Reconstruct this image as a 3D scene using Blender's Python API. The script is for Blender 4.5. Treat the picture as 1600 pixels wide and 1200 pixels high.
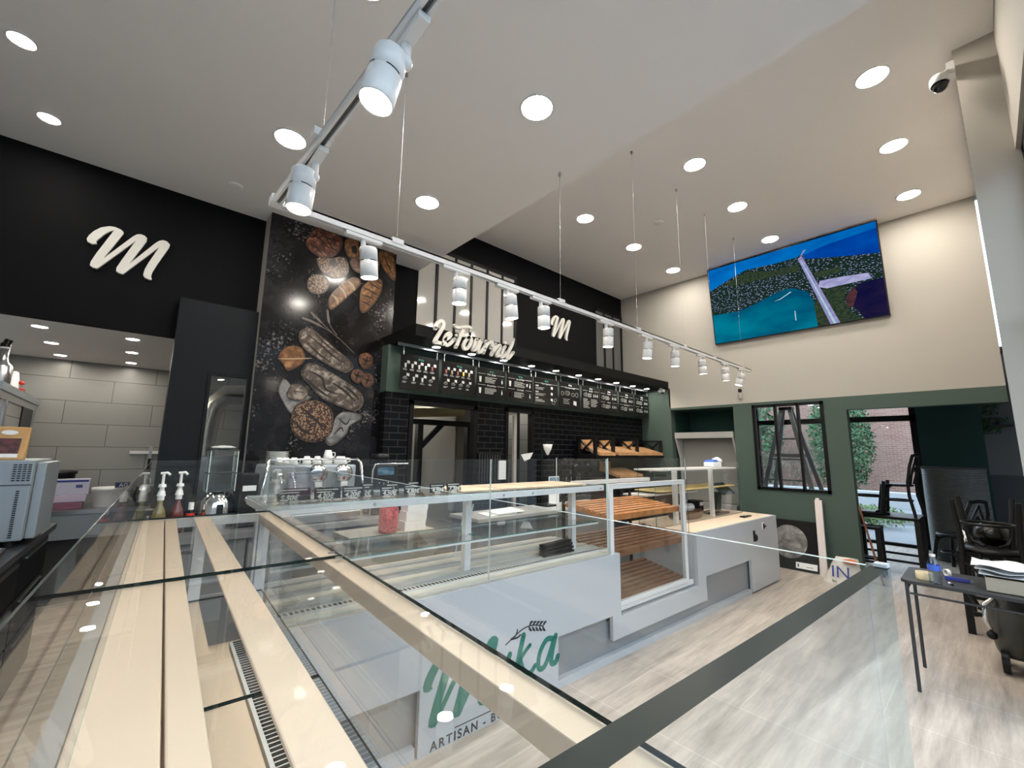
import bpy, bmesh, math, random
from mathutils import Vector, Matrix
for _o in list(bpy.data.objects): bpy.data.objects.remove(_o)
scene = bpy.context.scene
COL = scene.collection
R = math.radians
PI = math.pi
rnd = random.Random(7)

# ---------------------------------------------------------------- camera
cam_d = bpy.data.cameras.new('camera')
cam_d.sensor_fit = 'HORIZONTAL'; cam_d.sensor_width = 36.0
cam_d.lens = 664.0 / 1600.0 * 36.0
cam_d.clip_start = 0.01; cam_d.clip_end = 200
cam = bpy.data.objects.new('camera', cam_d); COL.objects.link(cam)
EYE = Vector((0, 0, 1.55))
RX = Vector((0.743, -0.670, 0.013)).normalized()      # image right
FW = Vector((0.660, 0.735, 0.155)).normalized()       # view direction
RX = (RX - FW * RX.dot(FW)).normalized()
UP = RX.cross(FW).normalized()
cam.matrix_world = Matrix(((RX.x, UP.x, -FW.x, EYE.x), (RX.y, UP.y, -FW.y, EYE.y), (RX.z, UP.z, -FW.z, EYE.z), (0, 0, 0, 1)))
scene.camera = cam

# ---------------------------------------------------------------- sky, exposure
world = bpy.data.worlds.new('sky'); scene.world = world; world.use_nodes = True
wn = world.node_tree.nodes; wl = world.node_tree.links
bg = wn['Background']
bg.inputs[0].default_value = (0.66, 0.83, 1.0, 1); bg.inputs[1].default_value = 1.9
scene.view_settings.view_transform = 'Standard'; scene.view_settings.look = 'None'
scene.view_settings.gamma = 1.0; scene.view_settings.use_curve_mapping = False
scene.view_settings.exposure = 1.38
scene.cycles.transparent_max_bounces = 48
scene.cycles.max_bounces = 10
scene.cycles.sample_clamp_indirect = 6.0
LAMP = 72.0       # radiance of the ceiling downlights
SPOT = 90.0        # radiance of the small spot lenses

def area_portal(name, loc, rot, sx, sy):
    l = bpy.data.lights.new(name, 'AREA'); l.shape = 'RECTANGLE'; l.size = sx; l.size_y = sy
    l.cycles.is_portal = True
    o = bpy.data.objects.new(name, l); COL.objects.link(o); o.location = loc; o.rotation_euler = rot
area_portal('daylight_portal', (0.6, -0.45, 1.87), (R(90), 0, 0), 7.3, 3.6)
area_portal('daylight_portal', (10.35, 2.8, 1.15), (R(90), 0, R(90)), 3.9, 2.3)

# ---------------------------------------------------------------- materials
def mat(name, col, rough=0.5, metal=0.0, noise=None, bump=None, emit=None, spec=0.5, coat=0.0):
    """noise=(scale, amount) mottles the colour, bump=(scale, strength)"""
    m = bpy.data.materials.new(name); m.use_nodes = True
    n = m.node_tree.nodes; l = m.node_tree.links; b = n['Principled BSDF']
    b.inputs['Base Color'].default_value = (*col, 1); b.inputs['Roughness'].default_value = rough
    b.inputs['Metallic'].default_value = metal; b.inputs['Specular IOR Level'].default_value = spec
    b.inputs['Coat Weight'].default_value = coat
    tc = None
    if noise or bump: tc = n.new('ShaderNodeTexCoord')
    if noise:
        t = n.new('ShaderNodeTexNoise'); t.inputs['Scale'].default_value = noise[0]; t.inputs['Detail'].default_value = 5
        l.new(tc.outputs['Object'], t.inputs['Vector'])
        r = n.new('ShaderNodeValToRGB'); a = noise[1]
        r.color_ramp.elements[0].position = 0.3; r.color_ramp.elements[1].position = 0.7
        r.color_ramp.elements[0].color = (*[max(0, c * (1 - a)) for c in col], 1)
        r.color_ramp.elements[1].color = (*[min(1, c * (1 + a)) for c in col], 1)
        l.new(t.outputs['Fac'], r.inputs[0]); l.new(r.outputs[0], b.inputs['Base Color'])
    if bump:
        t = n.new('ShaderNodeTexNoise'); t.inputs['Scale'].default_value = bump[0]; t.inputs['Detail'].default_value = 4
        l.new(tc.outputs['Object'], t.inputs['Vector'])
        bp = n.new('ShaderNodeBump'); bp.inputs['Strength'].default_value = bump[1]; bp.inputs['Distance'].default_value = 0.01
        l.new(t.outputs['Fac'], bp.inputs['Height']); l.new(bp.outputs[0], b.inputs['Normal'])
    if emit:
        b.inputs['Emission Color'].default_value = (*emit[0], 1); b.inputs['Emission Strength'].default_value = emit[1]
    return m

def glass_mat(name, tint=(0.985, 0.993, 0.99), refl=1.0, rough=0.0):
    m = bpy.data.materials.new(name); m.use_nodes = True
    n = m.node_tree.nodes; l = m.node_tree.links
    for x in list(n): n.remove(x)
    out = n.new('ShaderNodeOutputMaterial'); mix = n.new('ShaderNodeMixShader')
    tr = n.new('ShaderNodeBsdfTransparent'); tr.inputs[0].default_value = (*tint, 1)
    gl = n.new('ShaderNodeBsdfGlossy'); gl.inputs['Roughness'].default_value = rough
    lw = n.new('ShaderNodeLayerWeight'); lw.inputs[0].default_value = 0.5
    pw = n.new('ShaderNodeMath'); pw.operation = 'POWER'; pw.inputs[1].default_value = 5.0
    ma = n.new('ShaderNodeMath'); ma.operation = 'MULTIPLY_ADD'; ma.inputs[1].default_value = 0.9 * refl; ma.inputs[2].default_value = 0.04 * refl
    l.new(lw.outputs['Facing'], pw.inputs[0]); l.new(pw.outputs[0], ma.inputs[0]); l.new(ma.outputs[0], mix.inputs[0])
    l.new(tr.outputs[0], mix.inputs[1]); l.new(gl.outputs[0], mix.inputs[2]); l.new(mix.outputs[0], out.inputs[0])
    return m

def brick_mat(name, c1, c2, mortar, bw, bh, ms, rough=0.4, axes='XZ', bump=0.3, offset=0.5, grain=0.0):
    m = bpy.data.materials.new(name); m.use_nodes = True
    n = m.node_tree.nodes; l = m.node_tree.links; b = n['Principled BSDF']
    tc = n.new('ShaderNodeTexCoord'); sp = n.new('ShaderNodeSeparateXYZ'); cb = n.new('ShaderNodeCombineXYZ')
    l.new(tc.outputs['Object'], sp.inputs[0])
    l.new(sp.outputs['XYZ'.index(axes[0])], cb.inputs[0]); l.new(sp.outputs['XYZ'.index(axes[1])], cb.inputs[1])
    t = n.new('ShaderNodeTexBrick'); t.offset = offset
    t.inputs['Color1'].default_value = (*c1, 1); t.inputs['Color2'].default_value = (*c2, 1); t.inputs['Mortar'].default_value = (*mortar, 1)
    t.inputs['Scale'].default_value = 1.0; t.inputs['Mortar Size'].default_value = ms; t.inputs['Mortar Smooth'].default_value = 0.2
    t.inputs['Brick Width'].default_value = bw; t.inputs['Row Height'].default_value = bh; t.inputs['Bias'].default_value = 0
    l.new(cb.outputs[0], t.inputs['Vector'])
    src = t.outputs['Color']
    if grain:
        mp = n.new('ShaderNodeMapping'); mp.inputs['Scale'].default_value = (9, 0.9, 1)
        l.new(cb.outputs[0], mp.inputs[0])
        nz = n.new('ShaderNodeTexNoise'); nz.inputs['Scale'].default_value = 1.6; nz.inputs['Detail'].default_value = 6; nz.inputs['Roughness'].default_value = 0.65
        l.new(mp.outputs[0], nz.inputs['Vector'])
        rp = n.new('ShaderNodeValToRGB'); rp.color_ramp.elements[0].position = 0.3; rp.color_ramp.elements[1].position = 0.72
        g = 1 - grain; rp.color_ramp.elements[0].color = (g, g * 0.98, g * 0.95, 1); rp.color_ramp.elements[1].color = (1.08, 1.08, 1.08, 1)
        l.new(nz.outputs['Fac'], rp.inputs[0])
        mx = n.new('ShaderNodeMix'); mx.data_type = 'RGBA'; mx.blend_type = 'MULTIPLY'; mx.inputs[0].default_value = 1
        l.new(src, mx.inputs[6]); l.new(rp.outputs[0], mx.inputs[7]); src = mx.outputs[2]
    l.new(src, b.inputs['Base Color']); b.inputs['Roughness'].default_value = rough; b.inputs['Specular IOR Level'].default_value = 0.1 if c1[0] < 0.02 else 0.5
    if bump:
        bp = n.new('ShaderNodeBump'); bp.inputs['Strength'].default_value = bump; bp.inputs['Distance'].default_value = 0.006; bp.invert = True
        l.new(t.outputs['Fac'], bp.inputs['Height']); l.new(bp.outputs[0], b.inputs['Normal'])
    return m

M = {}
M['white_paint'] = mat('warm_white_paint', (0.42, 0.395, 0.35), 0.75, bump=(90, 0.05))
M['ceiling'] = mat('ceiling_white', (0.82, 0.785, 0.755), 0.8)
M['black_paint'] = mat('black_paint', (0.004, 0.004, 0.005), 0.7, spec=0.12)
M['panel_black'] = mat('blue_black_panel', (0.006, 0.008, 0.011), 0.6, spec=0.2)
M['green'] = mat('sage_green_paint', (0.064, 0.096, 0.08), 0.65, spec=0.3)
M['dark_green'] = mat('bottle_green_paint', (0.014, 0.045, 0.038), 0.65, spec=0.2)
M['frame_black'] = mat('black_frame', (0.004, 0.004, 0.005), 0.4, spec=0.2)
M['floor'] = brick_mat('travertine_floor', (0.54, 0.47, 0.41), (0.58, 0.505, 0.44), (0.68, 0.62, 0.56), 1.2, 0.6, 0.004, 0.36, 'YX', 0.04, 0.5, 0.5)
M['brick_black'] = brick_mat('black_metro_tile', (0.003, 0.0035, 0.005), (0.0045, 0.005, 0.007), (0.032, 0.032, 0.033), 0.2, 0.075, 0.006, 0.4, 'XZ', 0.8)
M['tile'] = brick_mat('pale_wall_tile', (0.26, 0.255, 0.245), (0.28, 0.275, 0.262), (0.12, 0.115, 0.11), 0.75, 0.255, 0.004, 0.25, 'XZ', 0.2)
M['brick_red'] = brick_mat('old_red_brick', (0.26, 0.13, 0.10), (0.34, 0.19, 0.15), (0.36, 0.31, 0.27), 0.22, 0.075, 0.008, 0.9, 'YZ', 0.4)
M['glass'] = glass_mat('clear_glass')
M['shelf_glass'] = glass_mat('shelf_glass', (0.985, 0.992, 0.988), 0.8)
M['coated_glass'] = glass_mat('coated_glass', (0.96, 0.965, 0.965), 0.3)
M['edge'] = mat('green_glass_edge', (0.10, 0.24, 0.21), 0.12, spec=0.8)
M['edge_dark'] = mat('dark_glass_edge', (0.003, 0.013, 0.012), 0.3, spec=0.12)
M['edge_clear'] = glass_mat('clear_cut_edge', (0.80, 0.90, 0.88), 1.0, 0.05)
M['edge_light'] = mat('lit_glass_edge', (0.62, 0.72, 0.70), 0.15, spec=0.8)  # pale copy of the glass edge, caught light put into its colour
M['white'] = mat('white_laminate', (0.49, 0.50, 0.52), 0.22, spec=0.5)
M['cream'] = mat('cream_lacquer', (0.74, 0.59, 0.455), 0.35, noise=(3, 0.03))
M['metal_white'] = mat('white_powder_coat', (0.70, 0.69, 0.68), 0.3)
M['grey'] = mat('grey_laminate', (0.27, 0.27, 0.275), 0.35)
M['steel'] = mat('brushed_steel', (0.52, 0.53, 0.54), 0.28, 1.0)
M['steel_pale'] = mat('pale_steel_sheet', (0.30, 0.34, 0.37), 0.4, 0.5)
M['chrome'] = mat('chrome', (0.75, 0.76, 0.78), 0.08, 1.0)
M['black'] = mat('black_plastic', (0.007, 0.007, 0.008), 0.4, spec=0.3)
M['charcoal'] = mat('charcoal_metal', (0.028, 0.029, 0.032), 0.45)
M['wood'] = mat('orange_beech', (0.42, 0.17, 0.055), 0.4, noise=(14, 0.25))
M['wood_pale'] = mat('pale_beech', (0.50, 0.28, 0.13), 0.45, noise=(14, 0.2))
M['board'] = mat('pale_ply', (0.55, 0.43, 0.31), 0.5, noise=(5, 0.12))
M['paper'] = mat('white_paper', (0.8, 0.8, 0.8), 0.7)
M['ceramic'] = mat('white_ceramic', (0.8, 0.79, 0.76), 0.15)
M['letter'] = mat('off_white_letter', (0.80, 0.78, 0.72), 0.4)
M['chalk'] = mat('chalk_white', (0.55, 0.55, 0.52), 0.6)
M['menu'] = mat('menu_board_black', (0.006, 0.006, 0.0065), 0.25, spec=0.25)
M['tag'] = mat('slate_tag', (0.008, 0.0065, 0.006), 0.6, spec=0.15)
M['lamp'] = mat('lit_diffuser', (1, 1, 1), 0.5, emit=((1.0, 0.93, 0.83), LAMP))
M['lamp_small'] = mat('lit_small_diffuser', (1, 1, 1), 0.5, emit=((1.0, 0.92, 0.8), 70.0))
M['spot_lens'] = mat('lit_spot_lens', (1, 1, 1), 0.5, emit=((1.0, 0.89, 0.72), SPOT))
M['tube_light'] = mat('lit_tube', (1, 1, 1), 0.5, emit=((1.0, 0.97, 0.88), 16.0))
M['blue_plastic'] = mat('blue_plastic', (0.02, 0.035, 0.25), 0.35)
M['red'] = mat('red_plastic', (0.55, 0.03, 0.02), 0.4)
M['teal'] = mat('teal_print', (0.012, 0.17, 0.13), 0.4)
M['ink'] = mat('dark_ink', (0.02, 0.022, 0.03), 0.5)
M['kraft'] = mat('kraft_paper', (0.50, 0.29, 0.11), 0.6, noise=(9, 0.15), bump=(20, 0.4))
M['cardboard'] = mat('beige_card', (0.44, 0.39, 0.31), 0.7)
M['plaster'] = mat('grey_plaster', (0.50, 0.48, 0.44), 0.7)
M['grass'] = mat('scrub_green', (0.10, 0.16, 0.05), 0.9, noise=(6, 0.6))
M['leaf'] = mat('dark_leaf', (0.03, 0.10, 0.035), 0.6, noise=(4, 0.4))
M['twig'] = mat('bare_twig', (0.14, 0.11, 0.08), 0.8)
M['asphalt'] = mat('asphalt', (0.15, 0.16, 0.175), 0.8, noise=(3, 0.1))
M['kerb'] = mat('pale_kerb', (0.32, 0.33, 0.34), 0.8)
M['rust_stick'] = mat('brown_stick', (0.16, 0.06, 0.03), 0.5)

# ---------------------------------------------------------------- frames and mesh helper
ANG = R(-2.3)
FR = {'W': 0.0, 'B': ANG, 'A': ANG + R(-0.83)}      # shop axes, counter axes, near display axes
def fpt(fr, p):
    a = FR[fr]; c, s = math.cos(a), math.sin(a)
    return Vector((c * p[0] - s * p[1], s * p[0] + c * p[1], p[2]))
ORG = {}

class MB:
    def __init__(self): self.v = []; self.f = []; self.m = []; self.sm = []
    def add(self, vs, fs, mi=0, smooth=False):
        k = len(self.v); self.v += [Vector(q) for q in vs]
        for i, f in enumerate(fs):
            self.f.append([k + j for j in f]); self.m.append(mi[i] if isinstance(mi, list) else mi); self.sm.append(smooth)
        return self
    def hexa(self, p, mi=0):      # p: 4 bottom (ccw) + 4 top
        return self.add(p, [(3, 2, 1, 0), (4, 5, 6, 7), (0, 1, 5, 4), (1, 2, 6, 5), (2, 3, 7, 6), (3, 0, 4, 7)], mi)
    def box(self, x0, x1, y0, y1, z0, z1, mi=0):
        return self.hexa([(x0, y0, z0), (x1, y0, z0), (x1, y1, z0), (x0, y1, z0), (x0, y0, z1), (x1, y0, z1), (x1, y1, z1), (x0, y1, z1)], mi)
    def cyl(self, p, q, r, r2=None, n=12, mi=0, caps=True, smooth=True):
        p, q = Vector(p), Vector(q); r2 = r if r2 is None else r2
        d = (q - p).normalized(); a = d.orthogonal().normalized(); b = d.cross(a)
        vs = [p + (a * math.cos(2 * PI * i / n) + b * math.sin(2 * PI * i / n)) * r for i in range(n)] + \
             [q + (a * math.cos(2 * PI * i / n) + b * math.sin(2 * PI * i / n)) * r2 for i in range(n)]
        self.add(vs, [(i, (i + 1) % n, n + (i + 1) % n, n + i) for i in range(n)], mi, smooth)
        if caps:
            self.add(vs[:n], [tuple(reversed(range(n)))], mi); self.add(vs[n:], [tuple(range(n))], mi)
        return self
    def tube(self, pts, r, n=8, mi=0, closed=False):
        pts = [Vector(q) for q in pts]; N = len(pts); vs = []; prev = None
        for i, p in enumerate(pts):
            if closed: d = pts[(i + 1) % N] - pts[i - 1]
            else: d = pts[min(i + 1, N - 1)] - pts[max(i - 1, 0)]
            d.normalize()
            a = d.orthogonal().normalized() if prev is None else (prev - d * prev.dot(d)).normalized()
            prev = a; b = d.cross(a)
            vs += [p + (a * math.cos(2 * PI * k / n) + b * math.sin(2 * PI * k / n)) * r for k in range(n)]
        fs = []
        for i in range(N if closed else N - 1):
            j = (i + 1) % N
            fs += [(i * n + k, i * n + (k + 1) % n, j * n + (k + 1) % n, j * n + k) for k in range(n)]
        self.add(vs, fs, mi, True)
        if not closed:
            self.add(vs[:n], [tuple(reversed(range(n)))], mi); self.add(vs[-n:], [tuple(range(n))], mi)
        return self
    def lathe(self, c, prof, n=24, mi=0, axis=(0, 0, 1)):
        c = Vector(c); d = Vector(axis).normalized(); a = d.orthogonal().normalized(); b = d.cross(a); vs = []
        for r, z in prof: vs += [c + d * z + (a * math.cos(2 * PI * k / n) + b * math.sin(2 * PI * k / n)) * max(r, 1e-5) for k in range(n)]
        fs = [(i * n + k, i * n + (k + 1) % n, (i + 1) * n + (k + 1) % n, (i + 1) * n + k) for i in range(len(prof) - 1) for k in range(n)]
        return self.add(vs, fs, mi, True)
    def prism(self, pts, ext, mi=0, side=None):      # planar polygon pushed along ext
        e = Vector(ext); n = len(pts); p = [Vector(q) for q in pts]
        self.add(p + [q + e for q in p], [tuple(reversed(range(n))), tuple(range(n, 2 * n))], mi)
        self.add(p + [q + e for q in p], [(i, (i + 1) % n, n + (i + 1) % n, n + i) for i in range(n)], mi if side is None else side)
        return self
    def ball(self, c, rx, ry=None, rz=None, n=14, mi=0, jit=0.0):
        ry = rx if ry is None else ry; rz = rx if rz is None else rz; c = Vector(c); m = max(6, n // 2); vs = []
        for i in range(m + 1):
            t = PI * i / m
            for k in range(n):
                j = 1 + rnd.uniform(-jit, jit); u = 2 * PI * k / n
                vs.append(c + Vector((rx * math.sin(t) * math.cos(u), ry * math.sin(t) * math.sin(u), rz * math.cos(t))) * j)
        return self.add(vs, [(i * n + k, (i + 1) * n + k, (i + 1) * n + (k + 1) % n, i * n + (k + 1) % n) for i in range(m) for k in range(n)], mi, True)
    def stroke(self, pts, w, y, t, mi=0):            # brush stroke standing in an XZ plane, rounded ends, thickness t towards -y
        P = [Vector((p[0], 0, p[1])) for p in pts]; Q = [P[0]]
        for i in range(len(P) - 1):
            p0 = P[max(i - 1, 0)]; p1 = P[i]; p2 = P[i + 1]; p3 = P[min(i + 2, len(P) - 1)]
            for k in range(1, 6):
                u = k / 5
                Q.append(0.5 * ((2 * p1) + (p2 - p0) * u + (2 * p0 - 5 * p1 + 4 * p2 - p3) * u * u + (3 * p1 - p0 - 3 * p2 + p3) * u ** 3))
        L = []; Rr = []; N = len(Q)
        for i, q in enumerate(Q):
            d = (Q[min(i + 1, N - 1)] - Q[max(i - 1, 0)]).normalized(); nn = Vector((-d.z, 0, d.x))
            ww = w(i / (N - 1)) if callable(w) else w
            L.append(q + nn * ww / 2); Rr.append(q - nn * ww / 2)
        vs = []; 
        for i in range(N):
            for s in (L[i], Rr[i]): vs += [(s.x, y - t, s.z), (s.x, y, s.z)]
        fs = []
        for i in range(N - 1):
            a = i * 4; b = a + 4
            fs += [(a, a + 2, b + 2, b), (a + 1, b + 1, b + 3, a + 3), (a, b, b + 1, a + 1), (a + 2, a + 3, b + 3, b + 2)]
        self.add(vs, fs, mi)
        for e in (0, N - 1):
            ww = (w(e / (N - 1)) if callable(w) else w) / 2
            self.prism([(Q[e].x + ww * math.cos(2 * PI * k / 12), y - t, Q[e].z + ww * math.sin(2 * PI * k / 12)) for k in range(12)], (0, t, 0), mi)
        return self
    def build(self, name, mats, parent=None, fr='W', bevel=0.0, origin=None):
        mats = mats if isinstance(mats, (list, tuple)) else [mats]
        me = bpy.data.meshes.new(name); o = bpy.data.objects.new(name, me); COL.objects.link(o)
        if parent is not None:
            fr, org = ORG[parent.name]; o.parent = parent
        else:
            if origin is None:
                xs = [v.x for v in self.v]; ys = [v.y for v in self.v]; zs = [v.z for v in self.v]
                origin = ((min(xs) + max(xs)) / 2, (min(ys) + max(ys)) / 2, min(zs))
            org = Vector(origin); o.location = fpt(fr, org); o.rotation_euler = (0, 0, FR[fr])
        ORG[o.name] = (fr, org)
        me.from_pydata([v - org for v in self.v], [], self.f)
        for mm in mats: me.materials.append(mm if not isinstance(mm, str) else M[mm])
        me.polygons.foreach_set('material_index', self.m); me.polygons.foreach_set('use_smooth', self.sm)
        bm = bmesh.new(); bm.from_mesh(me)
        bmesh.ops.recalc_face_normals(bm, faces=bm.faces); bm.to_mesh(me); bm.free(); me.update()
        if bevel:
            b = o.modifiers.new('bevel', 'BEVEL'); b.width = bevel; b.segments = 2; b.limit_method = 'ANGLE'; b.angle_limit = R(50)
        return o

def tag(o, label, cat, group=None, kind=None):
    o['label'] = label; o['category'] = cat
    if group: o['group'] = group
    if kind: o['kind'] = kind
    return o
def thing(name, p, label, cat, fr='W', group=None):
    o = bpy.data.objects.new(name, None); COL.objects.link(o); o.empty_display_size = 0.05
    o.location = fpt(fr, p); o.rotation_euler = (0, 0, FR[fr]); ORG[o.name] = (fr, Vector(p))
    return tag(o, label, cat, group)
def struct(o, label=None, cat=None):
    o['kind'] = 'structure'
    if label: o['label'] = label; o['category'] = cat
    return o
def dup(root, loc, label=None, rotz=None, group=None):
    r = root.copy(); COL.objects.link(r); r.location = loc
    ORG[r.name] = ORG[root.name]
    if rotz is not None: r.rotation_euler = (0, 0, rotz)
    if label: r['label'] = label
    if group: r['group'] = group
    for ch in list(root.children):
        c = ch.copy(); COL.objects.link(c); c.parent = r
        if ch.name in ORG: ORG[c.name] = ORG[ch.name]
        for g in list(ch.children):
            d = g.copy(); COL.objects.link(d); d.parent = c
            if g.name in ORG: ORG[d.name] = ORG[g.name]
    return r
def pane(name, x0, x1, y0, y1, z0, z1, parent=None, fr='W', g='glass', e='edge', mb=None):
    """a sheet of glass: clear faces, green cut edges"""
    b = mb or MB(); d = [x1 - x0, y1 - y0, z1 - z0]; t = d.index(min(d))
    mi = [1] * 6
    if t == 2: mi[0] = mi[1] = 0
    elif t == 1: mi[2] = mi[4] = 0
    else: mi[3] = mi[5] = 0
    b.box(x0, x1, y0, y1, z0, z1, mi)
    if name is None: return b
    return b.build(name, [g, e], parent, fr)
def label_text(s, name, size, p, parent, material='ink', align='LEFT', ext=0.0006, spacing=1.0, rot=(PI / 2, 0, 0), shear=0.0, bold=0.0):
    cu = bpy.data.curves.new(name, 'FONT'); cu.body = s; cu.size = size; cu.extrude = ext; cu.align_x = align
    cu.space_character = spacing; cu.shear = shear; cu.offset = bold
    tmp = bpy.data.objects.new('lettering_source', cu); COL.objects.link(tmp)
    me = bpy.data.meshes.new_from_object(tmp); bpy.data.objects.remove(tmp); me.materials.clear(); me.materials.append(M[material])
    o = bpy.data.objects.new(name, me); COL.objects.link(o); o.parent = parent
    o.location = Vector(p) - ORG[parent.name][1]; o.rotation_euler = rot
    return o
M_OUT = [(-0.353, 3.163), (-0.383, 3.152), (-0.408, 3.162), (-0.415, 3.185), (-0.406, 3.218), (-0.382, 3.263), (-0.346, 3.307), (-0.299, 3.336), (-0.265, 3.341), (-0.229, 3.332), (-0.21, 3.316), (-0.21, 3.305), (-0.301, 3.056), (-0.149, 3.301), (-0.127, 3.327), (-0.104, 3.337), (-0.078, 3.333), (-0.06, 3.316), (-0.06, 3.287), (-0.145, 3.057), (-0.002, 3.293), (0.021, 3.322), (0.046, 3.337), (0.072, 3.334), (0.095, 3.312), (0.093, 3.287), (0.028, 3.099), (0.006, 3.028), (0.002, 2.992), (0.01, 2.962), (-0.007, 2.958), (-0.037, 2.966), (-0.05, 2.988), (-0.045, 3.041), (-0.027, 3.105), (0.027, 3.267), (-0.167, 2.967), (-0.176, 2.957), (-0.201, 2.959), (-0.217, 2.971), (-0.218, 2.999), (-0.195, 3.074), (-0.129, 3.268), (-0.324, 2.963), (-0.331, 2.958), (-0.357, 2.961), (-0.373, 2.975), (-0.37, 3.006), (-0.349, 3.079), (-0.268, 3.313), (-0.291, 3.297), (-0.318, 3.262), (-0.349, 3.208), (-0.361, 3.179)]
def m_logo(x0, x1, z0, z1, y, t):
    b = MB(); fx = lambda x: x0 + (x + 0.415) / 0.510 * (x1 - x0); fz = lambda z: z0 + (z - 2.957) / 0.384 * (z1 - z0)
    return b.prism([(fx(x), y - t, fz(z)) for x, z in M_OUT], (0, t, 0))
# ================================================================ the room
struct(MB().box(-3.1, 10.25, -1.1, 8.0, -0.06, 0.0).build('floor', 'floor', origin=(0, 0, 0)))
struct(MB().box(2.56, 7.3, -0.55, 4.76, 4.61, 4.7).build('ceiling', 'ceiling'))
struct(MB().box(-3.1, 2.56, -0.55, 4.69, 3.83, 4.7).build('ceiling', 'ceiling'))
struct(MB().box(-3.15, -3.05, -0.55, 8.0, 0, 4.7).build('wall_left', 'white_paint'))
# right wall: white above, green below, with a niche, a window and a wide doorway
XW = 7.15
w = MB(); w.box(XW, 7.3, -0.2, 3.745, 2.333, 4.65); w.box(XW, 7.3, 3.745, 4.8, 2.69, 4.65)
struct(w.build('wall_right', 'white_paint'))
w = MB()
for y0, y1, z0, z1 in [(-0.2, 1.229, 2.154, 2.333), (1.229, 1.48, 0, 2.333), (1.48, 2.39, 0, 1.03), (1.48, 2.39, 2.29, 2.333), (2.39, 2.67, 0, 2.333), (2.67, 3.72, 2.295, 2.333), (3.72, 4.35, 0, 2.69)]:
    w.box(XW, 7.3, y0, y1, z0, z1)
w.box(XW, 7.3, 3.72, 3.745, 2.333, 2.334)
struct(w.build('wall_right', 'green'))
w = MB(); w.box(7.3, 7.9, 2.60, 2.67, 0, 2.4); w.box(7.3, 7.9, 3.72, 3.79, 0, 2.4); w.box(7.86, 7.93, 2.6, 3.79, 0, 2.4); w.box(7.3, 7.9, 2.67, 3.72, 2.295, 2.4)
struct(w.build('wall_right', 'dark_green'))
struct(MB().box(7.135, 7.15, 1.23, 2.67, 0, 0.07).build('baseboard_right', 'white_paint'))
# front wall: the return beside the shop window, then the glazed front behind the camera
struct(MB().hexa([(4.35, -0.55, 0), (7.3, -0.55, 0), (7.3, -0.226, 0), (4.35, -0.133, 0), (4.35, -0.55, 4.65), (7.3, -0.55, 4.65), (7.3, -0.226, 4.65), (4.35, -0.133, 4.65)]).build('wall_front', 'white_paint'))
struct(MB().box(-3.1, 4.349, -0.5, -0.345, 3.66, 4.65).build('wall_front', 'white_paint'))
w = MB(); fx = [-3.1, -1.25, 0.6, 2.45, 4.31]
for x in fx: w.box(x - 0.035, x + 0.035, -0.44, -0.37, 0, 3.66)
w.box(-3.1, 4.35, -0.44, -0.37, 0, 0.08); w.box(-3.1, 4.35, -0.44, -0.37, 3.59, 3.66); w.box(-3.1, 4.35, -0.44, -0.37, 2.5, 2.55)
wf = struct(w.build('window_1', 'frame_black'))
b = MB()
for i in range(4):
    pane(None, fx[i] + 0.035, fx[i + 1] - 0.035, -0.41, -0.40, 0.08, 2.5, mb=b); pane(None, fx[i] + 0.035, fx[i + 1] - 0.035, -0.41, -0.40, 2.55, 3.59, mb=b)
b.build('window_pane', ['glass', 'edge'], wf)
# back wall: black paint above, metro tiles below, green band behind the menus
w = MB(); w.box(-3.1, 0.83, 4.69, 4.76, 2.495, 3.83); w.box(2.1, 7.15, 4.69, 4.76, 2.6, 4.65); w.box(0.83, 2.1, 4.69, 4.76, 0, 3.83)
struct(w.build('wall_back', 'black_paint'))
w = MB()
for x0, x1 in [(2.03, 2.32), (3.27, 3.745), (4.285, 7.15)]: w.box(x0, x1, 4.3, 4.37, 0, 2.17)
struct(w.build('wall_back', 'brick_black', origin=(0, 0, 0)))
w = MB(); w.box(2.32, 3.27, 4.3, 4.37, 2.10, 2.17); w.box(3.745, 4.285, 4.3, 4.37, 2.12, 2.17)
struct(w.build('wall_back', 'black_paint'))
struct(MB().box(2.031, 2.10, 4.371, 4.69, 0, 2.169).build('wall_back', 'black_paint'))
struct(MB().box(2.03, 7.15, 4.3, 4.69, 2.17, 2.69).build('wall_back', 'green'))
struct(MB().box(0.815, 2.13, 4.465, 4.69, 0, 3.83).build('wall_back', 'white_paint'))
struct(MB().box(2.05, 7.15, 3.745, 4.69, 2.69, 2.81).build('ceiling', mat('canopy_black', (0.004, 0.004, 0.004), 0.6, spec=0.15)))
# black door linings in the tiled wall
for i, (x0, x1, z) in enumerate([(2.32, 3.27, 2.10), (3.745, 4.285, 2.12)]):
    w = MB(); w.box(x0, x0 + 0.05, 4.285, 4.37, 0, z); w.box(x1 - 0.05, x1, 4.285, 4.37, 0, z); w.box(x0, x1, 4.285, 4.37, z - 0.05, z)
    struct(w.build('door_%d' % (i + 1), 'frame_black'))
w = MB(); w.box(4.0, 4.045, 4.33, 4.40, 0, 2.07); w.box(3.95, 4.0, 4.34, 4.38, 0, 2.07, 1); w.box(3.80, 3.84, 4.34, 4.38, 1.3, 2.07); w.box(3.84, 3.95, 4.34, 4.38, 2.03, 2.07, 1)
struct(w.build('door_3', ['frame_black', 'white_paint']))
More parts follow.
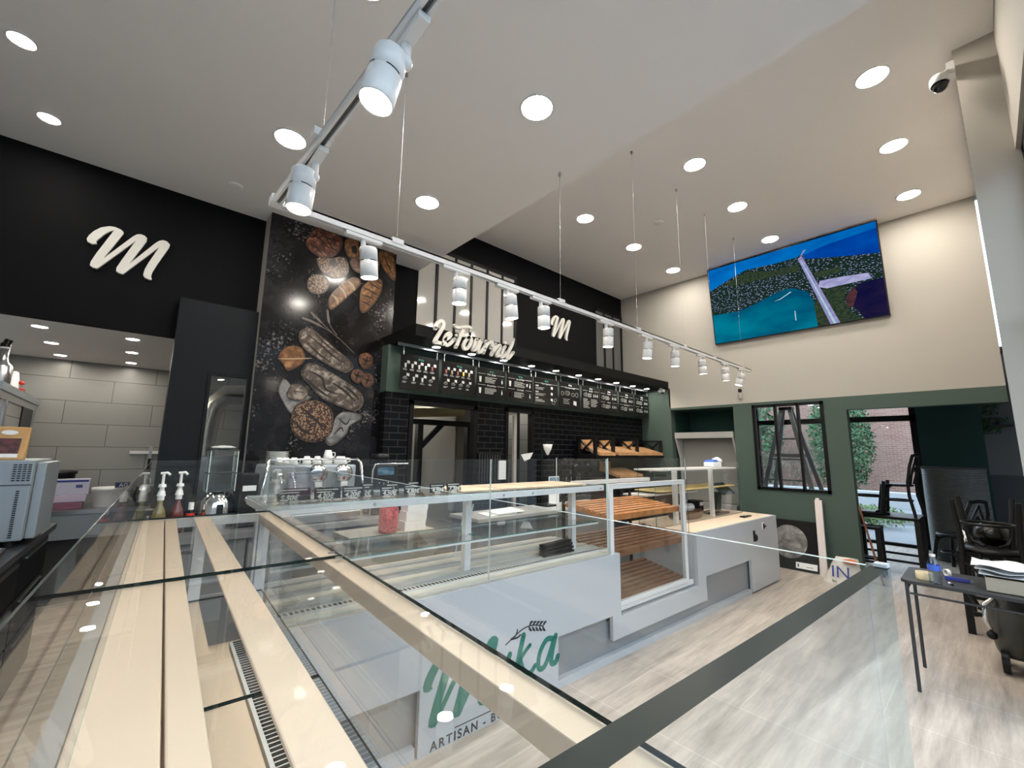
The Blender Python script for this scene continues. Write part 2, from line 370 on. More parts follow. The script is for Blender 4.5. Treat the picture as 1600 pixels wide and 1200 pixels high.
# dark panel with a narrow internal window between the kitchen opening and the mural
w = MB(); w.box(0.215, 0.475, 4.55, 4.69, 0, 2.83); w.box(0.475, 0.812, 4.55, 4.69, 2.21, 2.83); w.box(0.475, 0.812, 4.55, 4.69, 0, 1.05); w.box(0.795, 0.812, 4.55, 4.69, 1.05, 2.21)
struct(w.build('wall_back', 'panel_black'))
w = MB(); w.box(0.475, 0.50, 4.54, 4.6, 1.05, 2.21); w.box(0.772, 0.797, 4.54, 4.6, 1.05, 2.21); w.box(0.5, 0.772, 4.54, 4.6, 2.18, 2.21); w.box(0.5, 0.772, 4.54, 4.6, 1.05, 1.08)
wf = struct(w.build('window_2', 'frame_black'))
pane('window_pane', 0.5, 0.772, 4.565, 4.571, 1.08, 2.18, wf)
# kitchen behind
struct(MB().box(-1.7, 1.95, 6.85, 6.95, 0, 2.6).build('wall_kitchen', 'tile', origin=(0.2, 6.85, 0.0)))
struct(MB().box(-1.75, -1.65, 4.75, 6.9, 0, 2.6).build('wall_kitchen', 'tile', origin=(-1.7, 5, 0.0)))
struct(MB().box(-3.05, 1.9, 4.76, 6.9, 2.495, 2.6).build('ceiling', 'ceiling'))
# bakehouse behind the tiled wall
struct(MB().box(1.9, 2.0, 4.77, 7.6, 0, 2.7).build('wall_bakehouse', 'plaster'))
struct(MB().box(1.9, 5.3, 7.5, 7.6, 0, 2.7).build('wall_bakehouse', 'plaster'))
struct(MB().box(5.2, 5.3, 4.38, 7.6, 0, 2.7).build('wall_bakehouse', 'plaster'))
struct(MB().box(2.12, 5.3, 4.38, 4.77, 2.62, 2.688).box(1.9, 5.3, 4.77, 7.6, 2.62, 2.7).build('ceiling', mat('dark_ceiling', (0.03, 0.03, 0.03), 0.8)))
w = MB(); w.box(4.3, 5.2, 5.2, 5.3, 0, 2.62)
struct(w.build('wall_bakehouse', 'tile', origin=(4, 5.2, 0.2)))
w = MB(); w.box(3.0, 4.05, 5.9, 6.0, 0, 2.62); w.box(2.7, 3.0, 5.9, 6.0, 2.2, 2.62)
struct(w.build('wall_bakehouse', 'plaster'))
# terrace room beyond the doorway
struct(MB().box(7.3, 10.3, -1.1, 4.75, 2.72, 2.8).build('ceiling', mat('grey_ceiling', (0.3, 0.3, 0.3), 0.8)))
struct(MB().box(7.3, 10.3, 4.65, 4.75, 0, 2.8).build('wall_terrace', 'plaster'))
struct(MB().box(7.3, 10.3, -1.1, -1.0, 0, 2.8).build('wall_terrace', 'plaster'))
struct(MB().box(10.2, 10.3, -1.1, 0.03, 1.27, 2.8).build('wall_terrace', mat('grey_wall', (0.14, 0.14, 0.145), 0.7)))
struct(MB().box(10.15, 10.3, -1.1, 0.03, 0, 1.27).build('wall_terrace', mat('dark_grey_wall', (0.035, 0.04, 0.045), 0.6)))
struct(MB().box(10.0, 10.3, 0.03, 0.78, 0, 2.8).build('wall_terrace', 'dark_green'))
w = MB(); w.box(10.18, 10.26, 0.78, 0.88, 0, 2.72); w.box(10.18, 10.26, 0.78, 4.65, 2.16, 2.26); w.box(10.18, 10.26, 2.05, 2.12, 0, 2.72); w.box(10.18, 10.26, 3.3, 3.37, 0, 2.72); w.box(10.18, 10.26, 0.78, 4.65, 0, 0.05)
wf = struct(w.build('window_3', 'frame_black'))
b = MB()
for y0, y1 in [(0.88, 2.05), (2.12, 3.3), (3.37, 4.65)]:
    pane(None, 10.215, 10.223, y0, y1, 0.05, 2.16, mb=b); pane(None, 10.215, 10.223, y0, y1, 2.26, 2.72, mb=b)
b.build('window_pane', ['glass', 'edge'], wf)
# framed internal window in the green wall: black frame and two mullions
w = MB(); y0, y1, z0, z1 = 1.48, 2.39, 1.03, 2.29
for a, c in [(y0, y0 + 0.04), (y1 - 0.04, y1), (1.775, 1.805), (2.065, 2.095)]: w.box(7.13, 7.20, a, c, z0, z1)
w.box(7.13, 7.20, y0, y1, z0, z0 + 0.04); w.box(7.13, 7.20, y0, y1, z1 - 0.04, z1)
wf = struct(w.build('window_4', 'frame_black'))
pane('window_pane', 7.16, 7.166, y0 + 0.04, y1 - 0.04, z0 + 0.04, z1 - 0.04, wf)

# ---------------------------------------------------------------- outdoors
struct(MB().box(-30, 45, -40, -0.6, -0.1, -0.03).build('pavement', 'asphalt'))
struct(MB().box(10.3, 45, -0.6, 40, -0.1, -0.03).build('pavement', 'asphalt'))
struct(MB().box(13.6, 13.9, -4, 14, -0.05, 0.12).build('kerb', 'kerb'))
struct(MB().box(17.6, 18.2, -4, 16, -0.05, 0.42).build('kerb', 'kerb'))
gw = MB(); gw.box(23, 23.4, -6, 14, -0.05, 4.9); gw.box(22.9, 23.0, -6, 14, 4.2, 4.32)
sf = MB(); sf.box(-30, 34, -15, -14, -0.05, 6.5); sf.box(-30, 34, -14.0, -13.9, 3.2, 3.5)
for k in range(12): sf.box(-26 + k * 5, -24 + k * 5, -14.0, -13.95, .9, 2.6); sf.box(-26 + k * 5, -24 + k * 5, -14.0, -13.95, 4.1, 5.6)
struct(sf.build('unseen_street_facade', mat('street_render', (0.20, 0.17, 0.15), 0.8)))  # unseen building, added to block the bright horizon mirrored in the shop glass
tag(gw.build('garden_wall', 'brick_red', origin=(23, 0, 0)), 'weathered red brick wall across the street beyond the doorway', 'wall')
def bush(name, c, r, h, n, m, label, cat, group=None, ls=0.1):
    t = thing(name, (c[0], c[1], 0), label, cat, group=group)
    b = MB()
    for _ in range(n):
        while True:
            q = Vector((rnd.uniform(-1, 1), rnd.uniform(-1, 1), rnd.uniform(-1, 1)))
            if 0.25 < q.length < 1: break
        p = Vector((c[0] + q.x * r, c[1] + q.y * r, h * 0.5 + q.z * h * 0.5))
        a = Vector((rnd.uniform(-1, 1), rnd.uniform(-1, 1), rnd.uniform(-.6, 1))).normalized() * ls * rnd.uniform(.6, 1.4); d = a.orthogonal().normalized() * ls * 0.35
        b.add([p, p + a * .5 + d, p + a, p + a * .5 - d], [(0, 1, 2, 3)])
    o = b.build('foliage', m, t); o['kind'] = 'stuff'
    s = MB()
    for k in range(7):
        u = rnd.uniform(0, 6.28); s.tube([(c[0], c[1], 0), (c[0] + .25 * r * math.cos(u), c[1] + .25 * r * math.sin(u), h * .4), (c[0] + .6 * r * math.cos(u), c[1] + .6 * r * math.sin(u), h * .8)], 0.03)
    s.build('stem', 'twig', t)
    return t
bush('evergreen_bush', (20.9, 3.9), 1.05, 4.3, 5200, M['leaf'], 'tall dense evergreen bush beside the red brick wall', 'bush', ls=0.13)
bush('shrub', (21.2, 7.2), 1.3, 4.4, 1800, M['leaf'], 'dark green shrub behind the bare thicket across the street', 'bush', ls=0.2)
bush('low_shrub', (12.7, 1.95), 0.7, 0.42, 900, M['grass'], 'low scrubby ground cover outside the doorway glazing', 'bush', ls=0.07)
tw = thing('bare_bush', (18.9, 5.65, 0), 'bare leafless thicket of twigs seen through the internal window', 'bush')
s = MB()
def twig(p, d, L, r, k):
    q = p + d * L; m_ = p + d * L * .5 + Vector((rnd.uniform(-.04, .04), rnd.uniform(-.06, .06), .03)); s.tube([p, m_, q], r, n=4)
    if k:
        for _ in range(3):
            e = (d + Vector((rnd.uniform(-.5, .5), rnd.uniform(-.8, .8), rnd.uniform(-.25, .35)))).normalized(); twig(p + d * L * rnd.uniform(.45, 1), e, L * rnd.uniform(.55, .8), r * .7, k - 1)
for k in range(16):
    u = rnd.uniform(0, 6.28); twig(Vector((18.9 + .25 * math.cos(u), 5.65 + .5 * math.sin(u), 0)), Vector((.25 * math.cos(u), .6 * math.sin(u), 1)).normalized(), rnd.uniform(.7, 1.1), .02, 3)
s.build('branches', 'twig', tw)['kind'] = 'stuff'
# ================================================================ ceiling lamps
def downlight(x, y, z, r, label, group, m='lamp'):
    t = thing('recessed_downlight', (x, y, z), label, 'ceiling light', group=group)
    b = MB(); b.lathe((x, y, z), [(r, -0.001), (r * 1.02, -0.006), (r * 1.12, -0.008), (r * 1.16, -0.004), (r * 1.17, 0.001)], 32); b.build('rim', 'metal_white', t)
    b = MB(); b.cyl((x, y, z - 0.004), (x, y, z - 0.001), r, n=32, smooth=False); b.build('diffuser', m, t)
    return t
GX = [(4.2, 'next to the lower ceiling'), (5.365, 'in the middle column'), (6.57, 'next to the television')]
GY = [(0.316, 'row beside the front column'), (1.79, 'middle row'), (3.265, 'row by the black wall')]
d0 = None
for gx, nx in GX:
    for gy, ny in GY:
        lab = 'round downlight of the high ceiling, %s, %s' % (ny, nx)
        if d0 is None: d0 = downlight(gx, gy, 4.61, 0.1, lab, 'round downlights in the high ceiling')
        else: dup(d0, (gx, gy, 4.61), lab)
for gx, gy, lab in [(1.8, 1.79, 'round downlight near the edge of the lower ceiling, above the display'), (1.84, 3.265, 'round lit downlight of the lower ceiling above the mural right side'), (0.66, 3.25, 'round lit downlight of the lower ceiling beside the track corner'), (0.62, 1.79, 'round downlight of the lower ceiling cut by the top of the photo')]:
    dup(d0, (gx, gy, 3.83), lab, group='round downlights in the lower ceiling')
for gx, gy, lab in [(-0.70, 3.45, 'small bright ceiling spot at far left, the nearer of two'), (-0.66, 4.2, 'small bright ceiling spot at far left, closest to the black sign wall')]:
    downlight(gx, gy, 3.83, 0.055, lab, 'small ceiling spots over the sign')
k0 = None
for i, kx in enumerate((-0.62, -0.055)):
    for j, ky in enumerate((5.03, 5.77, 6.51)):
        lab = 'small lit downlight in the kitchen ceiling, %s row, %s' % (('left', 'right')[i], ('nearest the black wall', 'middle', 'nearest the tiles')[j])
        if k0 is None: k0 = downlight(kx, ky, 2.495, 0.045, lab, 'small kitchen downlights', 'lamp_small')
        else: dup(k0, (kx, ky, 2.495), lab)
ordn = ['first', 'second', 'third', 'fourth', 'fifth', 'sixth', 'seventh', 'eighth', 'ninth', 'tenth', 'eleventh']
k0 = None
for i, kx in enumerate((2.47, 2.965, 3.47, 3.97, 4.46, 4.97, 5.45, 5.95, 6.445, 6.9)):
    lab = 'small lit downlight under the black canopy, %s from the bread mural' % ordn[i]
    if k0 is None: k0 = downlight(kx, 4.03, 2.69, 0.042, lab, 'downlights under the canopy', 'lamp')
    else: dup(k0, (kx, 4.03, 2.69), lab)
downlight(8.6, 2.3, 2.72, 0.06, 'lit downlight of the terrace room seen at the top of the internal window', None, 'lamp_small')
for x, y, z, lab in [(0.466, 4.208, 3.83, 'flat round ceiling vent on the lower ceiling above the black panel'), (5.0, 2.65, 4.61, 'flat round ceiling vent on the high ceiling between downlights')]:
    tag(MB().lathe((x, y, z), [(0.0, -0.012), (0.045, -0.012), (0.06, -0.004), (0.06, 0.001)], 24).build('ceiling_vent', 'ceiling'), lab, 'vent')

# ---------------------------------------------------------------- suspended track with spotlights
TZ = 2.70
def track(pts, name, label):
    b = MB(); a, c = Vector(pts[0]), Vector(pts[1]); d = (c - a).normalized(); n = Vector((-d.y, d.x, 0))
    def bar(o0, o1, z0, z1, mi=0):
        b.hexa([a + n * o0 + Vector((0, 0, z0)), c + n * o0 + Vector((0, 0, z0)), c + n * o1 + Vector((0, 0, z0)), a + n * o1 + Vector((0, 0, z0)),
                a + n * o0 + Vector((0, 0, z1)), c + n * o0 + Vector((0, 0, z1)), c + n * o1 + Vector((0, 0, z1)), a + n * o1 + Vector((0, 0, z1))], mi)
    bar(-0.018, -0.008, -0.018, 0.018); bar(0.008, 0.018, -0.018, 0.018); bar(-0.018, 0.018, 0.008, 0.018); bar(-0.008, 0.008, -0.004, 0.008, 1)
    return tag(b.build(name, ['metal_white', mat('track_slot', (0.12, 0.12, 0.12), 0.5)]), label, 'light track')
track([(0.382, 2.137, TZ), (6.43, 2.137, TZ)], 'lighting_track', 'long white suspended lighting track running from the corner to the right wall')
track([(0.399, 2.10, TZ - 0.012), (0.473, 0.2, TZ - 0.016)], 'lighting_track', 'short white lighting track running from the corner towards the viewer')
tag(MB().box(0.375, 0.425, 2.10, 2.16, TZ - 0.021, TZ + 0.02).build('track_corner', 'metal_white'), 'white corner joint where the two lighting tracks meet', 'track joint')
def spot(x, y, label, tilt, side, adj=0.0):
    z = TZ - 0.018 - adj
    t = thing('track_spotlight', (x, y, z), label, 'spotlight', group='white spotlights on the suspended tracks')
    dx, dy = (1, 0) if side == 'x' else (0.03, -1)
    b = MB(); b.box(x - (0.1 if side == 'x' else 0.017), x + (0.1 if side == 'x' else 0.017), y - (0.017 if side == 'x' else 0.1), y + (0.017 if side == 'x' else 0.1), z - 0.022, z - 0.001)
    b.build('adapter', 'metal_white', t, bevel=0.003)
    p = Vector((x + 0.03 * dx * 0, y, z - 0.022)); b = MB(); b.cyl(p, p + Vector((0, 0, -0.05)), 0.014, n=14); b.ball(p + Vector((0, 0, -0.055)), 0.02); b.build('swivel', 'metal_white', t)
    ax = Vector((tilt[0], tilt[1], -1)).normalized(); off = Vector((0.03, 0.0, 0)) if side == 'x' else Vector((-0.03, 0.02, 0))
    c = p + Vector((0, 0, -0.035)) + off; L = 0.165; r = 0.046
    b = MB(); b.lathe(c, [(0.001, 0), (r * 0.9, 0), (r, 0.006), (r, L * 0.44), (r * .96, L * .445), (r * .96, L * .455), (r, L * .46), (r, L - 0.004), (r * 0.93, L), (r * 0.9, L - 0.006), (r * 0.9, L - 0.02)], 28, axis=ax)
    u = ax.orthogonal().normalized(); v = ax.cross(u)
    for k in range(4):
        a0 = PI / 2 * k + 0.25
        for q in range(4):
            aa = a0 + q * 0.22; e = (u * math.cos(aa) + v * math.sin(aa)); e2 = (u * math.cos(aa + .22) + v * math.sin(aa + .22)); m0 = c + ax * L * .44; m1 = c + ax * L * .465
            b.add([m0 + e * r * 1.01, m0 + e2 * r * 1.01, m1 + e2 * r * 1.01, m1 + e * r * 1.01], [(0, 1, 2, 3)], 1)
    hs = b.build('housing', ['metal_white', 'black'], t)
    b = MB(); b.cyl(c + ax * (L - 0.008), c + ax * (L - 0.004), r * 0.9, n=28, smooth=False); b.build('lens', 'spot_lens', hs)
for i, x in enumerate((0.83, 1.43, 1.86, 2.20, 3.02, 3.68, 4.22, 4.86, 5.52, 6.08)):
    spot(x, 2.137, 'white cylinder spotlight on the long track, %s from the corner' % ordn[i], [(0.12, 0.05), (0.03, 0.02), (0.12, 0), (0.02, 0), (0.03, 0.05), (0, 0.1), (0.08, 0.05), (0.12, 0.0), (0.1, 0.02), (-.1, 0.3)][i], 'x')
spot(0.45, 0.955, 'big white spotlight hanging nearest the viewer on the short track', (-0.2, 0.05), 'y', 0.014)
spot(0.428, 1.645, 'white spotlight on the short track, beside the corner', (-0.05, 0.0), 'y', 0.013)
def wire(x, y, ztop, label, zb=TZ + 0.02):
    t = thing('suspension_wire', (x, y, zb), label, 'wire', group='wires holding up the lighting tracks')
    b = MB(); b.cyl((x, y, zb), (x, y, ztop), 0.0011, n=6); b.build('cable', 'steel', t)
    b = MB(); b.cyl((x, y, ztop - 0.03), (x, y, ztop), 0.011, n=12); b.build('ceiling_cap', 'steel', t)
    b = MB(); b.box(x - 0.035, x + 0.035, y - 0.02, y + 0.02, zb - 0.018, zb + 0.012); b.build('clip', 'metal_white', t)
for i, x in enumerate((3.53, 4.47, 5.225, 6.15)):
    wire(x, 2.137, 4.61, 'thin suspension wire from the high ceiling, %s one past the ceiling step' % ordn[i])
wire(2.42, 2.137, 3.83, 'thin suspension wire at the edge of the lower ceiling')
wire(1.02, 2.137, 3.83, 'thin suspension wire in front of the mural spotlight')
wire(0.42, 1.55, 3.83, 'thin suspension wire holding the short track near the corner', TZ + 0.01)

# ================================================================ television
TVO = Vector((7.1, 0.675, 3.345)); TVU = Vector((0, 2.17, 0)); TVV = Vector((-0.15, 0, 1.228)); TVN = TVU.cross(TVV).normalized()
if TVN.x > 0: TVN = -TVN
def S(u, v, d): return TVO + TVU * (1 - u) + TVV * v + TVN * d
tv = thing('television', (7.1, 1.76, 3.345), 'large wall television showing an aerial view of a blue bay and road', 'television')
b = MB(); b.hexa([S(-.006, -.01, -.045), S(1.006, -.01, -.045), S(1.006, -.01, .006), S(-.006, -.01, .006), S(-.006, 1.01, -.045), S(1.006, 1.01, -.045), S(1.006, 1.01, .006), S(-.006, 1.01, .006)]); b.build('casing', 'black', tv)
b = MB(); b.hexa([S(.35, .3, -.085), S(.65, .3, -.085), S(.65, .3, -.04), S(.35, .3, -.04), S(.35, .7, -.13), S(.65, .7, -.13), S(.65, .7, -.04), S(.35, .7, -.04)]); b.build('wall_bracket', 'black', tv)
def scr(name, c1, c2, scale, s=0.5, vor=False, thr=(0.35, 0.65), c3=None):
    m = bpy.data.materials.new(name); m.use_nodes = True; n = m.node_tree.nodes; l = m.node_tree.links
    for x in list(n): n.remove(x)
    out = n.new('ShaderNodeOutputMaterial'); em = n.new('ShaderNodeEmission'); em.inputs[1].default_value = s * 0.34
    tc = n.new('ShaderNodeTexCoord'); mp = n.new('ShaderNodeMapping'); mp.inputs['Scale'].default_value = (1, 1, 2.2); l.new(tc.outputs['Object'], mp.inputs[0])
    t = n.new('ShaderNodeTexVoronoi' if vor else 'ShaderNodeTexNoise'); t.inputs['Scale'].default_value = scale; l.new(mp.outputs[0], t.inputs['Vector'])
    if not vor: t.inputs['Detail'].default_value = 6
    r = n.new('ShaderNodeValToRGB'); r.color_ramp.elements[0].position = thr[0]; r.color_ramp.elements[1].position = thr[1]
    r.color_ramp.elements[0].color = (*c1, 1); r.color_ramp.elements[1].color = (*c2, 1)
    if c3: e = r.color_ramp.elements.new((thr[0] + thr[1]) / 2); e.color = (*c3, 1)
    l.new(t.outputs['Color' if False else ('Distance' if vor else 'Fac')], r.inputs[0]); l.new(r.outputs[0], em.inputs[0]); l.new(em.outputs[0], out.inputs[0])
    return m
SEA = scr('screen_sea', (0.0, 0.10, 0.45), (0.0, 0.20, 0.66), 1.5, 0.9)
LAND = scr('screen_town', (0.42, 0.46, 0.72), (0.012, 0.03, 0.02), 30, 0.9, True, (0.18, 0.42), (0.05, 0.08, 0.14))
BAY = scr('screen_bay', (0.0, 0.09, 0.19), (0.0, 0.24, 0.36), 1.2, 0.9)
ROAD = scr('screen_road', (0.42, 0.40, 0.72), (0.30, 0.28, 0.55), 8, 0.9)
LOT = scr('screen_roofs', (0.55, 0.55, 0.85), (0.30, 0.30, 0.6), 9, 0.9)
DARK = scr('screen_dark_water', (0.004, 0.006, 0.05), (0.02, 0.012, 0.05), 3, 0.9)
REDS = scr('screen_red_shore', (0.12, 0.04, 0.05), (0.05, 0.03, 0.03), 14, 0.9)
GRN = scr('screen_scrub', (0.012, 0.035, 0.025), (0.06, 0.08, 0.04), 25, 0.9)
DEEP = scr('screen_deep_sea', (0.0, 0.045, 0.36), (0.0, 0.09, 0.5), 2, 0.9)
WHT = scr('screen_foam', (0.6, 0.8, 0.9), (0.4, 0.7, 0.8), 9, 0.9)
pic = [([(0, 0), (1, 0), (1, 1), (0, 1)], 0), ([(0.6, .66), (1, .66), (1, .93), (.75, .9), (.62, .86)], 8),
 ([(0, 0.716), (0.136, 0.804), (0.264, 0.872), (0.439, 0.85), (0.585, 0.85), (0.619, 0.882), (0.626, 0.805), (0.745, 0.755), (0.88, 0.70), (1, 0.66), (1, 0), (.7, 0), (0.655, 0.242), (0.621, 0.418), (0.548, 0.494), (0.416, 0.482), (0.299, 0.414), (0.187, 0.37), (0, 0.385)], 1),
 ([(0, 0.385), (0.187, 0.37), (0.299, 0.414), (0.416, 0.482), (0.501, 0.509), (0.548, 0.494), (0.621, 0.418), (0.655, 0.242), (0.66, 0), (0, 0)], 2),
 ([(0.104, 0.757), (0.262, 0.838), (0.45, 0.764), (0.588, 0.77), (0.591, 0.677), (0.43, 0.696), (0.159, 0.711)], 7), ([(0.664, 0.622), (0.808, 0.622), (0.811, 0.558), (0.675, 0.552)], 7),
 ([(0.65, 0.0), (0.645, .26), (0.70, 0.414), (0.828, 0.381), (0.799, 0.241), (0.83, 0.091), (0.885, 0), (0.77, 0)], 7),
 ([(0.691, 0.512), (0.801, 0.502), (0.933, 0.477), (0.948, 0.41), (0.724, 0.408), (0.679, 0.446)], 4), ([(0.856, 0.30), (0.881, 0.384), (1, 0.394), (1, 0), (0.891, 0), (0.844, 0.16)], 5),
 ([(0.805, 0.238), (0.854, 0.368), (0.873, 0.298), (0.844, 0.16), (0.82, 0.141)], 6), ([(0.588, 0.83), (0.612, 0.85), (0.768, 0), (0.718, 0)], 3), ([(0.612, .86), (.64, .91), (.625, .91), (.595, .83)], 3),
 ([(0.532, 0.23), (0.538, 0.227), (0.537, 0.113), (0.531, 0.116)], 9), ([(.42, .39), (.46, .40), (.53, .46), (.52, .465), (.46, .41)], 9), ([(.735, 0), (.748, 0), (.606, .80), (.602, .80)], 9)]
b = MB()
for i, (pg, mi) in enumerate(pic):
    d = 0.0065 + 0.0004 * i; b.add([S(u, v, d) for u, v in pg], [tuple(range(len(pg)))], mi)
b.build('screen', [SEA, LAND, BAY, ROAD, LOT, DARK, REDS, GRN, DEEP, WHT], tv)

# ================================================================ bread mural
mural = thing('bread_mural', (1.47, 4.455, 0.9), 'tall glossy dark mural printed with breads on the back wall', 'mural')
def slate():
    m = mat('mural_slate', (0.012, 0.011, 0.012), 0.14, spec=0.4); n = m.node_tree.nodes; l = m.node_tree.links; p = n['Principled BSDF']
    tc = n.new('ShaderNodeTexCoord'); t = n.new('ShaderNodeTexNoise'); t.inputs['Scale'].default_value = 4; t.inputs['Detail'].default_value = 9; t.inputs['Roughness'].default_value = .7
    r = n.new('ShaderNodeValToRGB'); r.color_ramp.elements[0].position = .42; r.color_ramp.elements[1].position = .8
    r.color_ramp.elements[0].color = (.0035, .003, .003, 1); r.color_ramp.elements[1].color = (.03, .028, .034, 1)
    t2 = n.new('ShaderNodeTexNoise'); t2.inputs['Scale'].default_value = 38; t2.inputs['Detail'].default_value = 6; t3 = n.new('ShaderNodeTexNoise'); t3.inputs['Scale'].default_value = 2.6
    mu = n.new('ShaderNodeMath'); mu.operation = 'MULTIPLY'; r2 = n.new('ShaderNodeValToRGB'); r2.color_ramp.elements[0].position = .33; r2.color_ramp.elements[1].position = .46
    r2.color_ramp.elements[0].color = (0, 0, 0, 1); r2.color_ramp.elements[1].color = (.2, .19, .185, 1)
    ad = n.new('ShaderNodeMix'); ad.data_type = 'RGBA'; ad.blend_type = 'ADD'; ad.inputs[0].default_value = 1
    for x in (t, t2, t3): l.new(tc.outputs['Object'], x.inputs['Vector'])
    l.new(t.outputs['Fac'], r.inputs[0]); l.new(t2.outputs['Fac'], mu.inputs[0]); l.new(t3.outputs['Fac'], mu.inputs[1]); l.new(mu.outputs[0], r2.inputs[0])
    l.new(r.outputs[0], ad.inputs[6]); l.new(r2.outputs[0], ad.inputs[7]); l.new(ad.outputs[2], p.inputs['Base Color'])
    return m
mural_panel = MB().box(0.812, 2.135, 4.452, 4.464, 0.9, 3.828).build('print_panel', slate(), mural)
def crust(name, c1, c2, sc, c0=None, vor=False):
    m = mat(name, c1, 0.3); n = m.node_tree.nodes; l = m.node_tree.links; p = n['Principled BSDF']; tc = n.new('ShaderNodeTexCoord')
    t = n.new('ShaderNodeTexVoronoi' if vor else 'ShaderNodeTexNoise'); t.inputs['Scale'].default_value = sc
    if not vor: t.inputs['Detail'].default_value = 8; t.inputs['Roughness'].default_value = .65; t.inputs['Distortion'].default_value = .6
    l.new(tc.outputs['Object'], t.inputs['Vector'])
    r = n.new('ShaderNodeValToRGB'); e = r.color_ramp.elements; e[0].position = .3 if not vor else .1; e[1].position = .66 if not vor else .6; e[0].color = (*c1, 1); e[1].color = (*c2, 1)
    if c0: q = e.new(.5); q.color = (*c0, 1)
    l.new(t.outputs['Distance' if vor else 'Fac'], r.inputs[0]); l.new(r.outputs[0], p.inputs['Base Color']); return m
CR = dict(red=crust('print_glazed_crust', (0.025, 0.006, 0.004), (0.36, 0.15, 0.08), 16, (0.11, 0.03, 0.015)), gold=crust('print_golden_crust', (0.035, 0.011, 0.004), (0.38, 0.20, 0.08), 15, (0.17, 0.07, 0.02)),
 seed=crust('print_seeded_crust', (0.42, 0.29, 0.19), (0.03, 0.012, 0.006), 55, (0.15, 0.075, 0.035), True), flour=crust('print_floured_crust', (0.012, 0.009, 0.008), (0.42, 0.36, 0.31), 13, (0.10, 0.075, 0.055)),
 cloth=crust('print_linen', (0.05, 0.048, 0.048), (0.34, 0.33, 0.32), 10), dark=mat('print_dark_cut', (0.012, 0.005, 0.003), 0.3), slit=mat('print_pale_slash', (0.36, 0.25, 0.14), 0.3), brown=crust('print_brown_crust', (0.03, 0.012, 0.007), (0.26, 0.13, 0.07), 18, (0.11, 0.05, 0.025)))
def smooth_poly(pts, n=5):
    out = []; N = len(pts)
    for i in range(N):
        p0, p1, p2, p3 = [Vector((*pts[(i + k) % N], 0)) for k in (-1, 0, 1, 2)]
        for k in range(n):
            u = k / n; q = 0.5 * ((2 * p1) + (p2 - p0) * u + (2 * p0 - 5 * p1 + 4 * p2 - p3) * u * u + (3 * p1 - p0 - 3 * p2 + p3) * u ** 3)
            out.append((q.x, q.y))
    return out
def edge_shade_of(k):      # darkened copy of a printed crust, painted-in shade that rounds its edge
    if k + '_edge_shade' not in CR:
        r = CR[k].copy(); r.name = CR[k].name + '_edge_shade'
        for nd in r.node_tree.nodes:
            if nd.type == 'VALTORGB':
                for e in nd.color_ramp.elements: c = e.color; e.color = (c[0] * .38, c[1] * .34, c[2] * .32, 1)
        CR[k + '_edge_shade'] = r
    return CR[k + '_edge_shade']
NL = [0]
def loaf(name, pts, m, lines=(), d=0.0012, label=None, lw=0.014, ml='dark', hole=None):
    NL[0] += 1; d = 0.0012 + 0.0009 * NL[0]
    sp = smooth_poly(pts); cx = sum(p[0] for p in sp) / len(sp); cz = sum(p[1] for p in sp) / len(sp)
    b = MB(); b.prism([(x, 4.4518, z) for x, z in sp], (0, -d, 0), 3)
    b.prism([(cx + (x - cx) * .9 - .004, 4.4518 - d, cz + (z - cz) * .9 + .006) for x, z in sp], (0, -.0003, 0), 0); d += .0003
    for ln in lines: b.stroke(ln, lambda u: lw * (0.25 + math.sin(PI * min(1, max(0, u)))), 4.4518 - d, 0.0008, 1)
    if hole: b.prism([(x, 4.4518 - d, z) for x, z in smooth_poly(hole)], (0, -0.0008, 0), 2)
    o = b.build(name, [CR[m], CR[ml], CR['dark'], edge_shade_of(m)], mural_panel)
    if label: o['label'] = label
loaf('printed_napkin', [(1.022, 2.085), (1.057, 2.202), (1.129, 2.137), (1.099, 2.051), (1.322, 2.052), (1.193, 1.946), (1.152, 1.871), (1.078, 1.967)], 'cloth', label='grey linen napkin print')
loaf('printed_napkin', [(1.566, 1.855), (1.648, 1.926), (1.818, 1.915), (1.834, 1.859), (1.725, 1.786), (1.687, 1.685), (1.545, 1.573), (1.476, 1.657), (1.551, 1.767)], 'cloth', [[(1.60, 1.86), (1.68, 1.80), (1.72, 1.86)], [(1.56, 1.68), (1.63, 1.76), (1.66, 1.72)]], label='folded linen napkin print')
loaf('printed_loaf', [(1.924, 3.802), (2.083, 3.79), (2.130, 3.646), (2.128, 3.5), (2.018, 3.559), (1.931, 3.688)], 'gold', [[(1.97, 3.76), (2.04, 3.65), (2.10, 3.56)]], label='golden loaf print')
loaf('printed_bun', [(1.947, 3.85), (2.118, 3.82), (2.122, 3.80), (2.028, 3.79)], 'brown', label='cut off bun print')
loaf('printed_bagel', [(1.522, 3.776), (1.576, 3.825), (1.672, 3.82), (1.696, 3.662), (1.593, 3.603), (1.537, 3.67)], 'gold', hole=[(1.60, 3.74), (1.65, 3.76), (1.66, 3.69), (1.62, 3.67)], label='golden bagel print')
loaf('printed_pretzel', [(1.605, 3.594), (1.731, 3.673), (1.876, 3.747), (1.933, 3.662), (1.893, 3.495), (1.698, 3.462), (1.611, 3.51)], 'brown', [[(1.66, 3.62), (1.76, 3.56), (1.88, 3.6)]], label='brown pretzel print')
loaf('printed_bagel', [(1.256, 3.492), (1.373, 3.525), (1.524, 3.592), (1.588, 3.503), (1.562, 3.385), (1.432, 3.323), (1.309, 3.368)], 'seed', hole=[(1.385, 3.506), (1.426, 3.536), (1.464, 3.476), (1.411, 3.447)], label='seeded bagel print')
